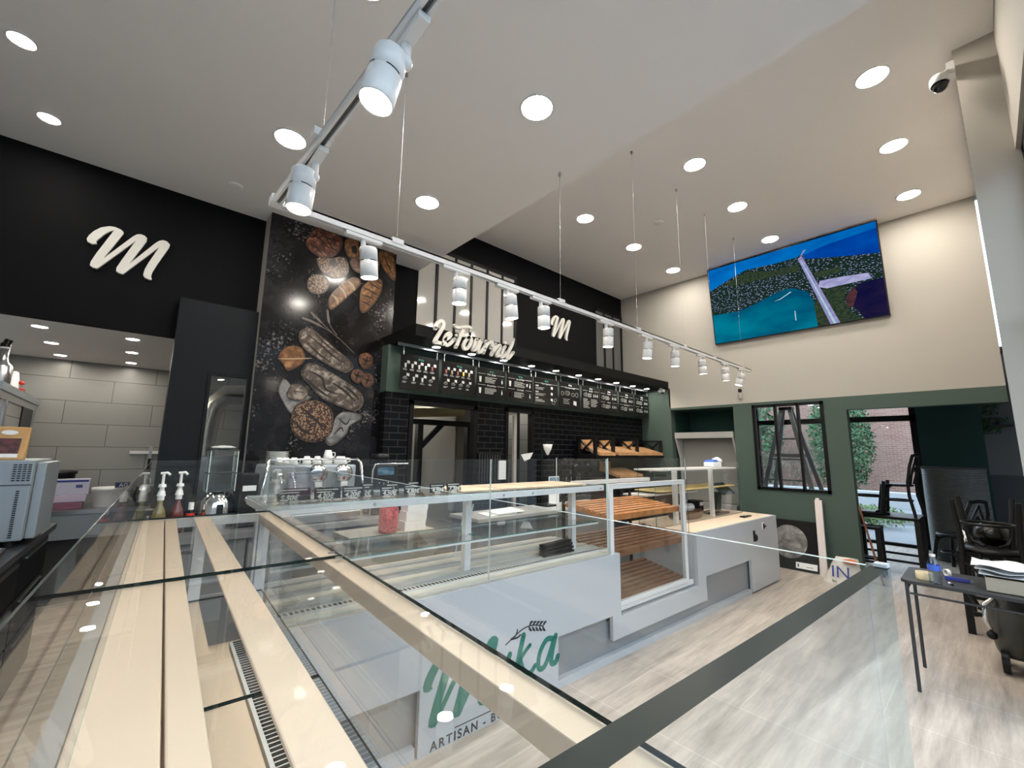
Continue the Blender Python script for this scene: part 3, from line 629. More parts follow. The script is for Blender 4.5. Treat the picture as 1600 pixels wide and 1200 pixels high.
loaf('printed_bread_twist', [(1.148, 3.666), (1.219, 3.815), (1.344, 3.822), (1.457, 3.82), (1.508, 3.747), (1.455, 3.606), (1.351, 3.519), (1.222, 3.528), (1.144, 3.594)], 'red', [[(1.16, 3.70), (1.22, 3.72), (1.24, 3.8)], [(1.30, 3.72), (1.33, 3.66), (1.38, 3.64)], [(1.38, 3.8), (1.42, 3.74), (1.41, 3.69)], [(1.18, 3.73), (1.28, 3.70), (1.33, 3.6)], [(1.25, 3.79), (1.36, 3.74), (1.48, 3.76)], [(1.33, 3.74), (1.40, 3.65), (1.46, 3.64)], [(1.16, 3.62), (1.25, 3.60), (1.31, 3.54)]], label='red glazed twist print')
loaf('printed_roll', [(1.184, 3.189), (1.211, 3.281), (1.291, 3.321), (1.372, 3.305), (1.395, 3.229), (1.359, 3.145), (1.277, 3.109), (1.21, 3.121)], 'seed', label='seed roll print')
loaf('printed_baguette', [(1.407, 3.023), (1.415, 3.118), (1.503, 3.26), (1.631, 3.393), (1.714, 3.393), (1.72, 3.32), (1.601, 3.166), (1.498, 3.033), (1.436, 2.983)], 'gold', [[(1.44, 3.14), (1.49, 3.10), (1.50, 3.05)], [(1.50, 3.25), (1.56, 3.2), (1.58, 3.14)], [(1.59, 3.34), (1.64, 3.3), (1.67, 3.25)]], label='plaited baguette print', lw=0.022, ml='slit')
loaf('printed_croissant', [(1.73, 3.175), (1.745, 3.302), (1.847, 3.431), (1.959, 3.464), (1.978, 3.366), (1.935, 3.228), (1.845, 3.081), (1.781, 3.024), (1.738, 3.055)], 'gold', [[(1.74, 3.15), (1.80, 3.14), (1.87, 3.12)], [(1.75, 3.22), (1.83, 3.22), (1.91, 3.19)], [(1.77, 3.31), (1.86, 3.29), (1.94, 3.26)], [(1.83, 3.38), (1.90, 3.36), (1.96, 3.34)], [(1.90, 3.44), (1.94, 3.42), (1.97, 3.41)]], label='golden croissant print')
loaf('printed_loaf', [(1.151, 2.63), (1.177, 2.712), (1.265, 2.741), (1.375, 2.673), (1.533, 2.566), (1.675, 2.473), (1.714, 2.398), (1.64, 2.335), (1.505, 2.369), (1.331, 2.443), (1.202, 2.531)], 'flour', [[(1.22, 2.68), (1.36, 2.59), (1.5, 2.49), (1.63, 2.43)], [(1.22, 2.60), (1.34, 2.50), (1.48, 2.42)], [(1.30, 2.69), (1.42, 2.60), (1.56, 2.51)]], label='upper long floured loaf print')
loaf('printed_loaf', [(1.2, 2.273), (1.236, 2.363), (1.335, 2.389), (1.509, 2.313), (1.693, 2.223), (1.827, 2.122), (1.842, 2.008), (1.759, 1.938), (1.6, 1.978), (1.425, 2.04), (1.272, 2.175)], 'flour', [[(1.27, 2.31), (1.4, 2.25), (1.45, 2.14), (1.6, 2.10)], [(1.5, 2.22), (1.64, 2.14), (1.76, 2.04)], [(1.24, 2.24), (1.36, 2.14), (1.5, 2.06)], [(1.62, 2.20), (1.72, 2.14), (1.80, 2.06)]], label='lower long floured loaf print', lw=0.02)
loaf('printed_loaf', [(0.989, 2.389), (1.015, 2.477), (1.095, 2.534), (1.183, 2.528), (1.23, 2.438), (1.197, 2.358), (1.088, 2.279), (1.037, 2.334)], 'gold', [[(0.986, 2.385), (1.115, 2.405), (1.29, 2.437)]], label='square loaf print with a leaf', ml='slit')
loaf('printed_roll', [(1.148, 1.809), (1.175, 1.934), (1.266, 2.004), (1.385, 2.019), (1.504, 1.959), (1.545, 1.853), (1.544, 1.723), (1.458, 1.624), (1.338, 1.605), (1.218, 1.649), (1.164, 1.728)], 'seed', [[(1.24, 1.94), (1.34, 1.85), (1.47, 1.75)], [(1.19, 1.80), (1.26, 1.72), (1.36, 1.68)]], label='big round seeded bread print', lw=0.024)
loaf('printed_roll', [(1.097, 2.072), (1.128, 2.148), (1.194, 2.166), (1.265, 2.131), (1.284, 2.069), (1.246, 2.013), (1.169, 2.0), (1.114, 2.022)], 'flour', [[(1.13, 2.08), (1.19, 2.09), (1.25, 2.08)]], label='small round loaf print', lw=.006)
for pts in ([(1.762, 2.487), (1.785, 2.561), (1.855, 2.585), (1.918, 2.547), (1.924, 2.464), (1.879, 2.409), (1.807, 2.411)], [(1.686, 2.314), (1.727, 2.384), (1.797, 2.386), (1.836, 2.333), (1.795, 2.246), (1.725, 2.25)], [(1.804, 2.282), (1.846, 2.358), (1.919, 2.355), (1.953, 2.277), (1.905, 2.205), (1.832, 2.216)]):
    cx = sum(p[0] for p in pts) / len(pts); cz = sum(p[1] for p in pts) / len(pts)
    loaf('printed_bun', pts, 'brown', [[(cx - .05, cz + .03), (cx, cz), (cx + .06, cz + .01)], [(cx - .02, cz - .05), (cx, cz), (cx + .01, cz + .06)]])
b = MB()
for ln in ([(1.177, 2.833), (1.301, 2.804), (1.5, 2.72), (1.714, 2.561)], [(1.252, 2.906), (1.363, 2.818), (1.547, 2.683)], [(1.405, 2.964), (1.438, 2.822), (1.521, 2.724)]):
    b.stroke(ln, lambda u: 0.022 if u < 0.45 else 0.006, 4.4518, 0.003)
b.build('printed_wheat_ears', mat('print_wheat', (0.12, 0.10, 0.085), 0.4), mural_panel)

# ================================================================ signs on the black wall
tag(m_logo(-0.415, 0.095, 2.957, 3.341, 4.689, 0.03).build('letter_sign', 'letter'), 'large off-white brush letter M on the black wall above the kitchen opening', 'sign')
tag(m_logo(5.03, 5.55, 3.43, 3.82, 4.689, 0.03).build('letter_sign', 'letter'), 'smaller off-white letter M on the black wall above the menu canopy', 'sign')
FOURNIL = [[(2.265, 2.798), (2.268, 2.828), (2.291, 2.868), (2.327, 2.892), (2.357, 2.879), (2.356, 2.836), (2.328, 2.779), (2.291, 2.713), (2.265, 2.663), (2.269, 2.648), (2.312, 2.653), (2.36, 2.646)], [(2.384, 2.699), (2.428, 2.727), (2.453, 2.764), (2.441, 2.782), (2.411, 2.763), (2.387, 2.719), (2.382, 2.666), (2.413, 2.645), (2.453, 2.672), (2.501, 2.727)], [(2.498, 2.88), (2.538, 2.865), (2.609, 2.883), (2.681, 2.902), (2.715, 2.891), (2.72, 2.865)], [(2.625, 2.873), (2.588, 2.798), (2.556, 2.718), (2.524, 2.642)], [(2.534, 2.777), (2.589, 2.788), (2.661, 2.792), (2.702, 2.786)], [(2.694, 2.784), (2.654, 2.743), (2.628, 2.684), (2.638, 2.646), (2.674, 2.655), (2.713, 2.706), (2.727, 2.763), (2.702, 2.786), (2.678, 2.774)], [(2.802, 2.777), (2.767, 2.702), (2.752, 2.652), (2.781, 2.663), (2.829, 2.727), (2.87, 2.783)], [(2.874, 2.784), (2.83, 2.686), (2.832, 2.638), (2.874, 2.659), (2.924, 2.73)], [(2.931, 2.781), (2.937, 2.739), (2.9, 2.642)], [(2.916, 2.687), (2.958, 2.757), (3.01, 2.788), (3.029, 2.774), (3.008, 2.717)], [(3.074, 2.775), (3.048, 2.71), (3.019, 2.637)], [(3.032, 2.664), (3.093, 2.739), (3.143, 2.773), (3.139, 2.732), (3.1, 2.661), (3.109, 2.638), (3.159, 2.671)], [(3.223, 2.769), (3.177, 2.688), (3.174, 2.637), (3.215, 2.659), (3.252, 2.708)], [(3.355, 2.882), (3.327, 2.802), (3.271, 2.704), (3.253, 2.643), (3.282, 2.64), (3.353, 2.721)]]
b = MB()
for i, st in enumerate(FOURNIL): b.stroke(st, 0.036 if i not in (2, 4) else 0.032, 3.745 - 0.0003 * i, 0.03)
b.ball((3.236, 3.73, 2.822), 0.02, 0.014, 0.02)
tag(b.build('script_sign', 'letter'), 'white script lettering Le Fournil mounted on the front of the black canopy', 'sign')
# tall pale panes set in the upper black wall
for lab, gx in (('five tall pale glazed panels in the upper black wall beside the mural', [(2.56, 2.81), (2.85, 3.11), (3.142, 3.382), (3.415, 3.668), (3.704, 3.96), (3.992, 4.218)]), ('three narrow grey glazed panels in the upper black wall beside the right wall', [(6.30, 6.52), (6.57, 6.80), (6.84, 7.08)])):
    t = thing('glazed_partition', ((gx[0][0] + gx[-1][1]) / 2, 4.685, 3.1), lab, 'window')
    b = MB(); z0, z1 = 3.0, 4.18
    for i, (a, c) in enumerate(gx): b.box(c, (gx[i + 1][0] if i + 1 < len(gx) else c + 0.05), 4.665, 4.689, z0, z1)
    b.box(gx[0][0], gx[-1][1] + .05, 4.665, 4.689, z1, z1 + .05); b.box(gx[0][0], gx[-1][1], 4.665, 4.689, z0 - .05, z0); b.build('frame', 'frame_black', t)
    for a, c in gx: MB().box(a, c, 4.678, 4.688, z0, z1).build('panel', mat('pale_gloss_panel', (0.55, 0.53, 0.49), 0.06, spec=0.6) if gx[0][0] < 5 else mat('grey_gloss_panel', (0.12, 0.12, 0.12), 0.1), t)
# ---------------------------------------------------------------- hanging menu boards
tag(MB().box(2.06, 7.10, 4.125, 4.143, 2.66, 2.69).build('menu_rail', 'steel_pale'), 'pale metal rail under the black canopy carrying the menu boards', 'rail')
heads = [None, None, ('Milk Shake', 'Smoothies'), ('Jus de fruit', 'Cocktails'), ('Petit Dejeuner', None), ('Petit Dejeuner Royal', None), ('Salades', None), ('Paninis', 'Snacks'), ('Burgers', 'Sandwiches'), ('Wraps', 'Box')]
bx = [2.10, 2.62, 3.125, 3.62, 4.12, 4.652, 5.17, 5.63, 6.17, 6.65]; bw = [.48, .475, .465, .475, .49, .465, .44, .485, .445, .46]
mlab = ['first menu board beside the mural, two rows of drink cups', 'second menu board from the mural, drink cups with one yellow cup', 'third menu board from the mural, headed Milk Shake and Smoothies', 'fourth menu board from the mural, fruit juices and cocktails', 'fifth menu board from the mural, three breakfast sections', 'sixth menu board from the mural, sketched breakfast dishes in one row', 'seventh menu board from the mural, a sketch and three price tags', 'eighth menu board from the mural, two sections of three price tags', 'ninth menu board from the mural, second from the right end', 'tenth menu board, last one beside the green side wall']
for i in range(10):
    x0 = bx[i]; x1 = x0 + bw[i]; z0, z1 = 2.19, 2.575; y = 4.13; cx = (x0 + x1) / 2
    t = thing('menu_board', (cx, y, z0), mlab[i], 'menu board', group='black menu boards hung under the canopy')
    mp_ = MB().box(x0, x1, y, y + .008, z0, z1).build('panel', 'menu', t)
    b = MB()
    for hx in (x0 + .03, x1 - .03): b.cyl((hx, y + .004, z1 - .01), (hx, y + .004, 2.662), .0025, n=6); b.cyl((hx, y + .004, z1 - .01), (hx, y + .004, z1 + .03), .006, n=8)
    b.build('hanger', 'steel', t)
    b = m_logo(cx - .032, cx - .004, z1 - .055, z1 - .03, y, .0008)
    for st in ([(cx + .002, z1 - .053), (cx + .006, z1 - .037)], [(cx + .012, z1 - .054), (cx + .017, z1 - .028)], [(cx + .022, z1 - .038), (cx + .014, z1 - .046), (cx + .022, z1 - .054)], [(cx + .036, z1 - .038), (cx + .027, z1 - .046), (cx + .031, z1 - .054), (cx + .037, z1 - .04), (cx + .038, z1 - .054)]): b.stroke(st, .004, y, .0008)
    b.build('logo', 'teal' if i < 5 else 'chalk', mp_)
    b = MB(); W = lambda xa, xb, za, zb, mi=0: b.box(xa, xb, y - .0008, y, za, zb, mi)
    def cup(cx, cz, s, mi=0): b.prism([(cx - .55 * s, y, cz + s), (cx - .38 * s, y, cz - s), (cx + .38 * s, y, cz - s), (cx + .55 * s, y, cz + s)], (0, -.0008, 0), mi)
    def price(cx, cz, s=.017): b.prism([(cx - s, y, cz - s * .7), (cx + s, y, cz - s), (cx + s, y, cz + s * .8), (cx - s * .9, y, cz + s)], (0, -.0009, 0))
    def ring(cx, cz, rx, rz): b.tube([(cx + rx * math.cos(u * PI / 9), y, cz + rz * math.sin(u * PI / 9)) for u in range(18)], .0016, 4, closed=True)
    def lines(xa, xb, zt, n, dz=.013):
        for k in range(n): W(xa, xa + (xb - xa) * rnd.uniform(.55, 1), zt - k * dz - .004, zt - k * dz)
    if i < 2:
        for r_, zc in enumerate((2.45, 2.31)):
            n = 5 if r_ == 0 else 4
            for k in range(n):
                xc = x0 + bw[i] * (.12 + k * (.8 / (n - .4 + .0)));
                if r_ == 1 and (k in (0, 3) or i == 1): ring(xc, zc, .026, .012); ring(xc, zc + .01, .014, .009)
                else: cup(xc, zc, .024, [0, 0, 0, 0, 1][k] if i == 0 and r_ == 0 else ([1, 3, 1, 2, 3][k] if r_ == 0 else 0))
                price(xc + .033, zc + .04); lines(xc - .028, xc + .03, zc - .035, 2, .011)
    else:
        zz = [z1 - .085, z1 - .225] if heads[i][1] else [z1 - .085]
        for zc in zz: W(x0 + .02, x0 + bw[i] * .3, zc + .006, zc + .009); W(x1 - bw[i] * .3, x1 - .02, zc + .006, zc + .009)
        if i in (2, 3):
            for zc in zz: cup(x0 + .055, zc - .065, .035); lines(x0 + .13, x1 - .14, zc - .03, 6); cup(x1 - .055, zc - .075, .018); W(x1 - .058, x1 - .052, zc - .06, zc - .03)
            if i == 3: cup(x1 - .11, zz[0] - .06, .02); cup(x0 + .055, zz[1] - .065, .036, 1)
        elif i == 4:
            for k in range(3): W(x0 + .03, x0 + .09, z1 - .125 - k * .085, z1 - .112 - k * .085); lines(x0 + .03, x1 - .22, z1 - .14 - k * .085, 3); price(x1 - .13, z1 - .13 - k * .085, .02)
            ring(x1 - .09, z0 + .05, .03, .025); ring(x1 - .05, z0 + .09, .025, .02)
        elif i == 5:
            ring(x0 + .06, 2.40, .025, .03); ring(x0 + .17, 2.41, .055, .032); ring(x0 + .18, 2.41, .03, .014); ring(x0 + .30, 2.395, .035, .024); ring(x0 + .39, 2.40, .03, .033); lines(x0 + .08, x0 + .28, 2.32, 4, .022); price(x1 - .12, 2.27, .035)
        else:
            for zc in zz:
                ring(x0 + .08, zc - .06, .035, .024); ring(x0 + .10, zc - .055, .02, .03)
                for k in range(3): cup(x1 - .14 + k * .045, zc - .065, .017); W(x1 - .142 + k * .045, x1 - .138 + k * .045, zc - .045, zc - .03)
                lines(x0 + .14, x1 - .19, zc - .035, 5)
            if i == 6: lines(x0 + .03, x0 + .2, 2.37, 11, .014); lines(x1 - .22, x1 - .04, 2.37, 9, .014)
    b.build('menu_lettering', ['chalk', mat('print_berry', (0.25, 0.06, 0.06), .5), mat('print_yellow', (0.6, 0.45, 0.05), .5), mat('print_milk_coffee', (0.4, 0.3, 0.22), .5)], mp_)
    if heads[i]:
        for hd, zc in zip(heads[i], (z1 - .09, z1 - .23)):
            if hd: label_text(hd, 'heading', .034 if len(hd) < 16 else .026, (cx, y - .0004, zc), mp_, 'chalk', 'CENTER', .0005, shear=.25)
# ---------------------------------------------------------------- security cameras
t = thing('dome_camera', (4.23, -0.045, 4.30), 'white dome security camera with black ball on the front column', 'camera')
b = MB(); b.lathe((4.23, -0.045, 4.35), [(0.001, 0.02), (.045, .018), (.055, 0.0), (.056, -.05), (.052, -.055)], 24, axis=(0.1, 0, 1)); b.build('housing', 'metal_white', t)
b = MB(); b.ball((4.225, -0.045, 4.29), .046, .046, .052); b.build('lens_ball', mat('smoked_dome', (.004, .004, .005), .06), t)
b = MB(); b.cyl((4.24, -.06, 4.37), (4.30, -.10, 4.43), .02); b.box(4.27, 4.36, -.133, -.09, 4.38, 4.48); b.build('bracket', 'metal_white', t)
t = thing('wall_camera', (7.10, 2.53, 2.42), 'small white wall camera with black top above the green band', 'camera')
b = MB(); b.cyl((7.11, 2.535, 2.42), (7.11, 2.53, 2.50), .028); b.ball((7.11, 2.535, 2.42), .028); b.box(7.11, 7.15, 2.515, 2.55, 2.44, 2.48); b.build('housing', 'white_paint', t)
b = MB(); b.ball((7.10, 2.53, 2.535), .03); b.cyl((7.11, 2.53, 2.50), (7.11, 2.53, 2.53), .02); b.build('lens', 'black', t)
t = thing('bullet_camera', (7.02, 3.80, 2.60), 'small white camera under the right end of the black canopy', 'camera')
b = MB(); b.box(6.99, 7.05, 3.76, 3.86, 2.615, 2.665); b.cyl((7.02, 3.82, 2.66), (7.02, 3.82, 2.69), .03); b.build('housing', 'metal_white', t, bevel=.006)
b = MB(); b.ball((7.01, 3.785, 2.605), .022); b.build('lens', 'black', t)
# ================================================================ near glass display (frame A: u across, w along)
ca = thing('glass_display_case', (0.15, 1.05, 0), 'long glass-topped display case in front of the viewer with cream shelf rails', 'display case', 'A')
MB().box(-0.06, 0.37, 0.06, 2.10, 0.0, 0.76).build('base_cabinet', 'white', ca)
b = MB(); b.box(-0.06, 0.371, 0.075, 2.10, 0.76, 0.80); b.box(0.20, 0.262, 0.1, 2.02, 0.80, 0.815); b.box(-0.05, 0.12, 0.1, 2.02, 0.80, 0.81); b.build('deck', 'cream', ca)
MB().box(-0.05, 0.365, 2.082, 2.098, 0.801, 0.985).build('end_panel', 'grey', ca)  # added panel that covers the unlit gap past the deck
b = MB(); b.box(0.268, 0.345, 0.1, 2.02, 0.80, 0.82)
for i in range(95): b.box(0.278, 0.312, 0.12 + i * 0.02, 0.134 + i * 0.02, 0.82, 0.8206, 1)
b.build('vent_strip', ['metal_white', 'black'], ca)
for u0, u1, nm in [(-0.042, 0.0255, 'shelf_plank'), (0.0285, 0.060, 'shelf_plank'), (0.113, 0.163, 'shelf_rail'), (0.325, 0.368, 'shelf_rail')]:
    MB().box(u0, u1, 0.095, 2.06, 1.278 if u0 == 0.113 else 1.252, 1.284).build(nm, 'cream', ca, bevel=0.002)
b = MB(); b.box(-0.042, 0.368, 2.03, 2.07, 1.254, 1.2835); b.build('end_rail', 'metal_white', ca)
b = MB(); b.box(-0.042, 0.368, 0.082, 0.094, 1.254, 1.2835); b.build('end_rail', 'metal_white', ca)
for u, w_ in [(-0.03, 2.02), (0.138, 2.02), (0.345, 2.02), (-0.03, 0.12), (0.345, 0.12)]:
    MB().box(u - 0.018, u + 0.018, w_ - 0.018, w_ + 0.018, 0.80, 1.2515).build('post', 'metal_white', ca)
MB().box(0.104, 0.155, 0.1, 2.0, 0.968, 0.992).build('lower_rail', 'cream', ca)
MB().box(-0.045, 0.02, 0.1, 2.0, 0.968, 0.992).build('lower_rail', 'cream', ca)
b = MB()
for w0, w1 in [(0.1, 1.185), (1.19, 2.0)]: pane(None, -0.06, 0.355, w0, w1, 0.993, 0.999, mb=b)
b.build('lower_shelf_glass', ['shelf_glass', 'edge_dark'], ca)
for w0, w1 in [(0.085, 1.117), (1.1205, 2.06)]:
    pane('top_glass', -0.075, 0.3665, w0, w1, 1.285, 1.291, ca, g='shelf_glass', e='edge_dark')
b = MB()
for w_ in (1.09, 1.15): b.cyl((0.352, w_, 1.291), (0.352, w_, 1.2935), 0.009, n=16)
b.build('glass_fixing', 'steel', ca)
def slab(name, P, e, ca=ca, e2='edge_clear', g='glass'):       # glass sheet from two quads (outer, inner); big faces first
    b = MB(); b.add(P, [(0, 1, 2, 3), (7, 6, 5, 4), (0, 4, 5, 1), (1, 5, 6, 2), (2, 6, 7, 3), (3, 7, 4, 0)], [0, 0, 2, 2, 1, 2]); return b.build(name, [g, e, e2], ca)
slab('front_glass', [(0.378, 0.083, 0.78), (0.379, 2.14, 0.78), (0.371, 2.14, 1.494), (0.371, 0.083, 1.4785), (0.374, 0.083, 0.78), (0.375, 2.14, 0.78), (0.3665, 2.14, 1.494), (0.3665, 0.083, 1.4785)], 'edge_light')
slab('end_glass', [(-0.06, 0.071, 0.78), (0.378, 0.071, 0.78), (0.371, 0.071, 1.4785), (-0.06, 0.071, 1.4785), (-0.06, 0.081, 0.78), (0.378, 0.081, 0.78), (0.371, 0.081, 1.4785), (-0.06, 0.081, 1.4785)], 'edge_dark')
slab('rear_glass', [(-0.0342, 0.09, 1.292), (-0.0342, 2.12, 1.292), (-0.0342, 2.12, 1.494), (-0.0342, 0.09, 1.494), (-0.033, 0.09, 1.292), (-0.033, 2.12, 1.292), (-0.033, 2.12, 1.494), (-0.033, 0.09, 1.494)], 'edge_dark', g='coated_glass')
MB().box(-0.061, -0.0435, 0.095, 2.06, 1.252, 1.282).build('shaded_side_strip', mat('shaded_side_grey', (.30, .30, .31), .4), ca)  # grey strip painting in the shaded side of the left plank
slab('end_glass', [(-0.036, 2.125, 1.292), (0.37, 2.125, 1.292), (0.37, 2.125, 1.494), (-0.036, 2.125, 1.494), (-0.036, 2.131, 1.292), (0.37, 2.131, 1.292), (0.37, 2.131, 1.494), (-0.036, 2.131, 1.494)], 'edge_light')
b = MB(); b.box(0.3660, 0.3735, 0.0715, 0.0785, 1.4790, 1.4810); b.build('corner_cap', mat('clear_white_cap', (.7, .72, .72), .2), ca)
# ================================================================ long white counter (frame B)
Y0 = 2.15
cb = thing('display_counter', (3.28, 2.55, 0), 'long white laminate shop counter with grey recesses and the green shop logo', 'counter', 'B')
front = [(.40, .32), (1.19, .32), (1.19, 0), (2.21, 0), (2.21, .325), (2.80, .325), (2.80, .15), (4.27, .15), (4.27, .365), (5.33, .365), (5.33, .02), (6.156, .02), (6.156, .785), (4.12, .785), (4.12, .30), (2.905, .30), (2.905, .765), (.40, .765)]
fp = MB().prism([(x, Y0, z) for x, z in front], (0, .03, 0)).build('front_panel', 'white', cb)
b = MB(); b.box(.40, 2.79, Y0 + .055, Y0 + .07, 0, .5); b.box(2.79, 4.26, Y0 + .055, Y0 + .07, 0, .27); b.box(4.26, 6.13, Y0 + .055, Y0 + .07, 0, .5); b.build('recess_panel', 'grey', cb)
b = MB(); b.box(2.22, 5.32, Y0 + .012, Y0 + .054, 0, .05); b.box(.42, 1.18, Y0 + .012, Y0 + .054, 0, .05); b.build('kick_strip', 'white', cb)
b = MB(); b.box(.41, 2.90, Y0 + .031, 2.95, .745, .765); b.box(4.125, 6.155, Y0 + .031, 2.95, .765, .785); b.build('worktop', 'cream', cb)
MB().box(6.135, 6.155, Y0 + .031, 2.95, .02, .764).build('end_panel', 'white', cb)
MB().box(.41, 6.13, 2.92, 2.95, 0.02, .74).build('back_panel', 'grey', cb)
b = MB(); b.box(2.91, 4.115, Y0 + .031, Y0 + .16, .285, .30); b.box(2.88, 2.905, Y0 + .031, 2.9, .3, .745); b.box(4.12, 4.14, Y0 + .031, 2.9, .3, .764); b.box(2.91, 4.115, Y0 + .16, 2.9, .30, .32); b.build('niche_lining', 'white', cb)
MB().box(.42, 2.89, Y0 + .04, 2.9, .766, .775).build('deck', mat('deck_enamel', (.70, .66, .58), .3), cb)
for i in range(5): MB().box(.43, 2.86, 2.34 + i * .105, 2.40 + i * .105, .7765, .792).build('deck_slat', mat('deck_slat_%d' % i, (.62, .58, .50) if i % 2 else (.45, .46, .45), .3), cb)
b = MB(); b.box(.42, 2.89, Y0 + .11, Y0 + .165, .7755, .785)
for i in range(98): b.box(.44 + i * .025, .455 + i * .025, Y0 + .12, Y0 + .155, .785, .7856, 1)
b.build('vent_strip', ['metal_white', 'black'], cb)
b = MB(); b.box(5.70, 5.76, Y0 - .006, Y0, .655, .735, 1); b.box(5.715, 5.745, Y0 - .012, Y0 - .006, .665, .725); b.box(5.735, 5.775, Y0 - .02, Y0 - .012, .685, .70); b.build('wall_switch', ['black', 'paper'], cb)
b = MB(); b.box(5.43, 5.465, Y0 - .01, Y0, .55, .67); b.prism([(5.465, Y0 - .01, .55), (5.53, Y0 - .01, .555), (5.535, Y0 - .01, .60), (5.50, Y0 - .01, .625), (5.465, Y0 - .01, .60)], (0, .01, 0)); b.build('cable_bracket', 'black', cb)
# shop logo on the flush panel
lg = m_logo(1.205, 1.70, .115, .47, Y0, .0015).build('logo_letters', 'teal', fp)
b = MB()
b.stroke([(1.79, .33), (1.755, .24), (1.75, .19), (1.78, .19), (1.81, .24)], .035, Y0, .0015)
b.stroke([(1.90, .41), (1.865, .30), (1.83, .19)], .038, Y0, .0015); b.stroke([(1.845, .25), (1.91, .31), (1.955, .34)], .026, Y0, .0015); b.stroke([(1.875, .275), (1.905, .21), (1.955, .18), (2.0, .21)], .03, Y0, .0015)
b.stroke([(2.17, .325), (2.10, .335), (2.04, .27), (2.03, .19), (2.08, .18), (2.13, .25), (2.165, .32)], .034, Y0, .0015); b.stroke([(2.185, .34), (2.15, .24), (2.145, .185), (2.185, .18), (2.205, .21)], .036, Y0, .0018)
b.build('logo_letters', 'teal', fp)
b = MB(); b.stroke([(1.757, .392), (1.83, .425), (1.90, .45), (1.98, .452), (2.07, .425)], .007, Y0, .0015); b.stroke([(1.80, .415), (1.835, .425), (1.85, .455)], .009, Y0, .0015); b.stroke([(1.80, .412), (1.85, .41), (1.875, .42)], .01, Y0, .0015)
for k in range(5):
    x = 1.95 + k * .03; z = .455 - k * .007
    b.stroke([(x, z), (x + .012, z + .016), (x + .03, z + .02)], lambda u: .004 + .012 * math.sin(PI * u), Y0, .0015); b.stroke([(x - .005, z - .004), (x + .004, z - .022), (x + .02, z - .034)], lambda u: .004 + .012 * math.sin(PI * u), Y0, .0015)
b.build('logo_wheat_ear', 'ink', fp)
MB().box(1.41, 1.985, Y0 - .0012, Y0, .066, .071).build('logo_rule', 'ink', fp)
label_text('ARTISAN - BOULANGER', 'logo_text', .062, (1.262, Y0 - .0008, .008), fp, 'ink', spacing=1.28, bold=.0013)

# ---------------------------------------------------------------- glass display on the left of the counter
d1 = thing('glass_display_case', (1.6, 2.5, .766), 'clear glass display with price tags and boards, on the left of the white counter', 'display case', 'B')
def glass_at(name, *a): return pane(name, *a, parent=d1, e='edge_light')
glass_at('front_glass', .405, 1.628, Y0 + .012, Y0 + .020, .776, 1.494); glass_at('front_glass', 1.633, 2.785, Y0 + .012, Y0 + .020, .776, 1.494)
glass_at('side_glass', 2.777, 2.785, Y0 + .021, 2.72, .776, 1.494)
glass_at('top_glass', .41, 1.66, Y0 + .03, 2.72, 1.285, 1.291); glass_at('top_glass', 1.665, 2.76, Y0 + .03, 2.72, 1.285, 1.291)
b = MB(); b.box(.41, 2.76, Y0 + .03, Y0 + .07, 1.25, 1.284); b.box(.41, 2.76, 2.68, 2.72, 1.25, 1.284); b.box(.41, .45, Y0 + .07, 2.68, 1.25, 1.284); b.box(2.72, 2.76, Y0 + .07, 2.68, 1.25, 1.284); b.build('shelf_frame', 'metal_white', d1)
b = MB(); b.box(.45, 2.72, 2.30, 2.335, 1.252, 1.284); b.box(.45, 2.72, 2.45, 2.50, 1.252, 1.284); b.build('shelf_rail', 'cream', d1)
for x in (.43, 1.62, 2.63):
    MB().box(x - .022, x + .022, 2.38, 2.424, .776, 1.2515).build('post', 'metal_white', d1)
b = MB(); b.box(.45, 2.70, Y0 + .045, Y0 + .07, 1.002, 1.012); b.box(.45, 2.70, 2.62, 2.645, 1.002, 1.012); b.build('lower_shelf_frame', 'metal_white', d1)
b = MB(); pane(None, .45, 1.62, Y0 + .045, 2.65, 1.0125, 1.0185, mb=b); pane(None, 1.63, 2.70, Y0 + .045, 2.65, 1.0125, 1.0185, mb=b); b.build('lower_shelf_glass', ['shelf_glass', 'edge'], d1)
b = MB()
for x in (.9, 1.75, 2.0, 2.72): b.cyl((x, Y0 + .0295, 1.268), (x, Y0 + .0265, 1.268), .008, n=12)
b.build('frame_screw', 'steel', d1)
tagx = [(.47, .62, '5,50€', .065, 2.30), (.64, .77, '4,20€', .06, 2.31), (.78, .90, '4,20€', .06, 2.32), (.895, .965, '2€', .07, 2.36), (.975, 1.05, '4,50€', .055, 2.29), (1.03, 1.11, '5€', .065, 2.35), (1.125, 1.22, '4,80€', .055, 2.31), (1.2, 1.28, '2€', .065, 2.42), (1.285, 1.385, '4,20€', .055, 2.30), (1.42, 1.52, '7,20€', .055, 2.33)]
tlab = ['5,50 at the left end of the glass shelf', '4,20 second from the left end', '4,20 third from the left, pink edged', '2 euro small one fourth from the left', '4,50 fifth from the left, with three pale lines', '5 euro turned one behind the fifth', '4,80 in the middle of the row to the right', '2 euro partly hidden behind others', '4,20 second from the right end', '7,20 at the right end beside the boards']
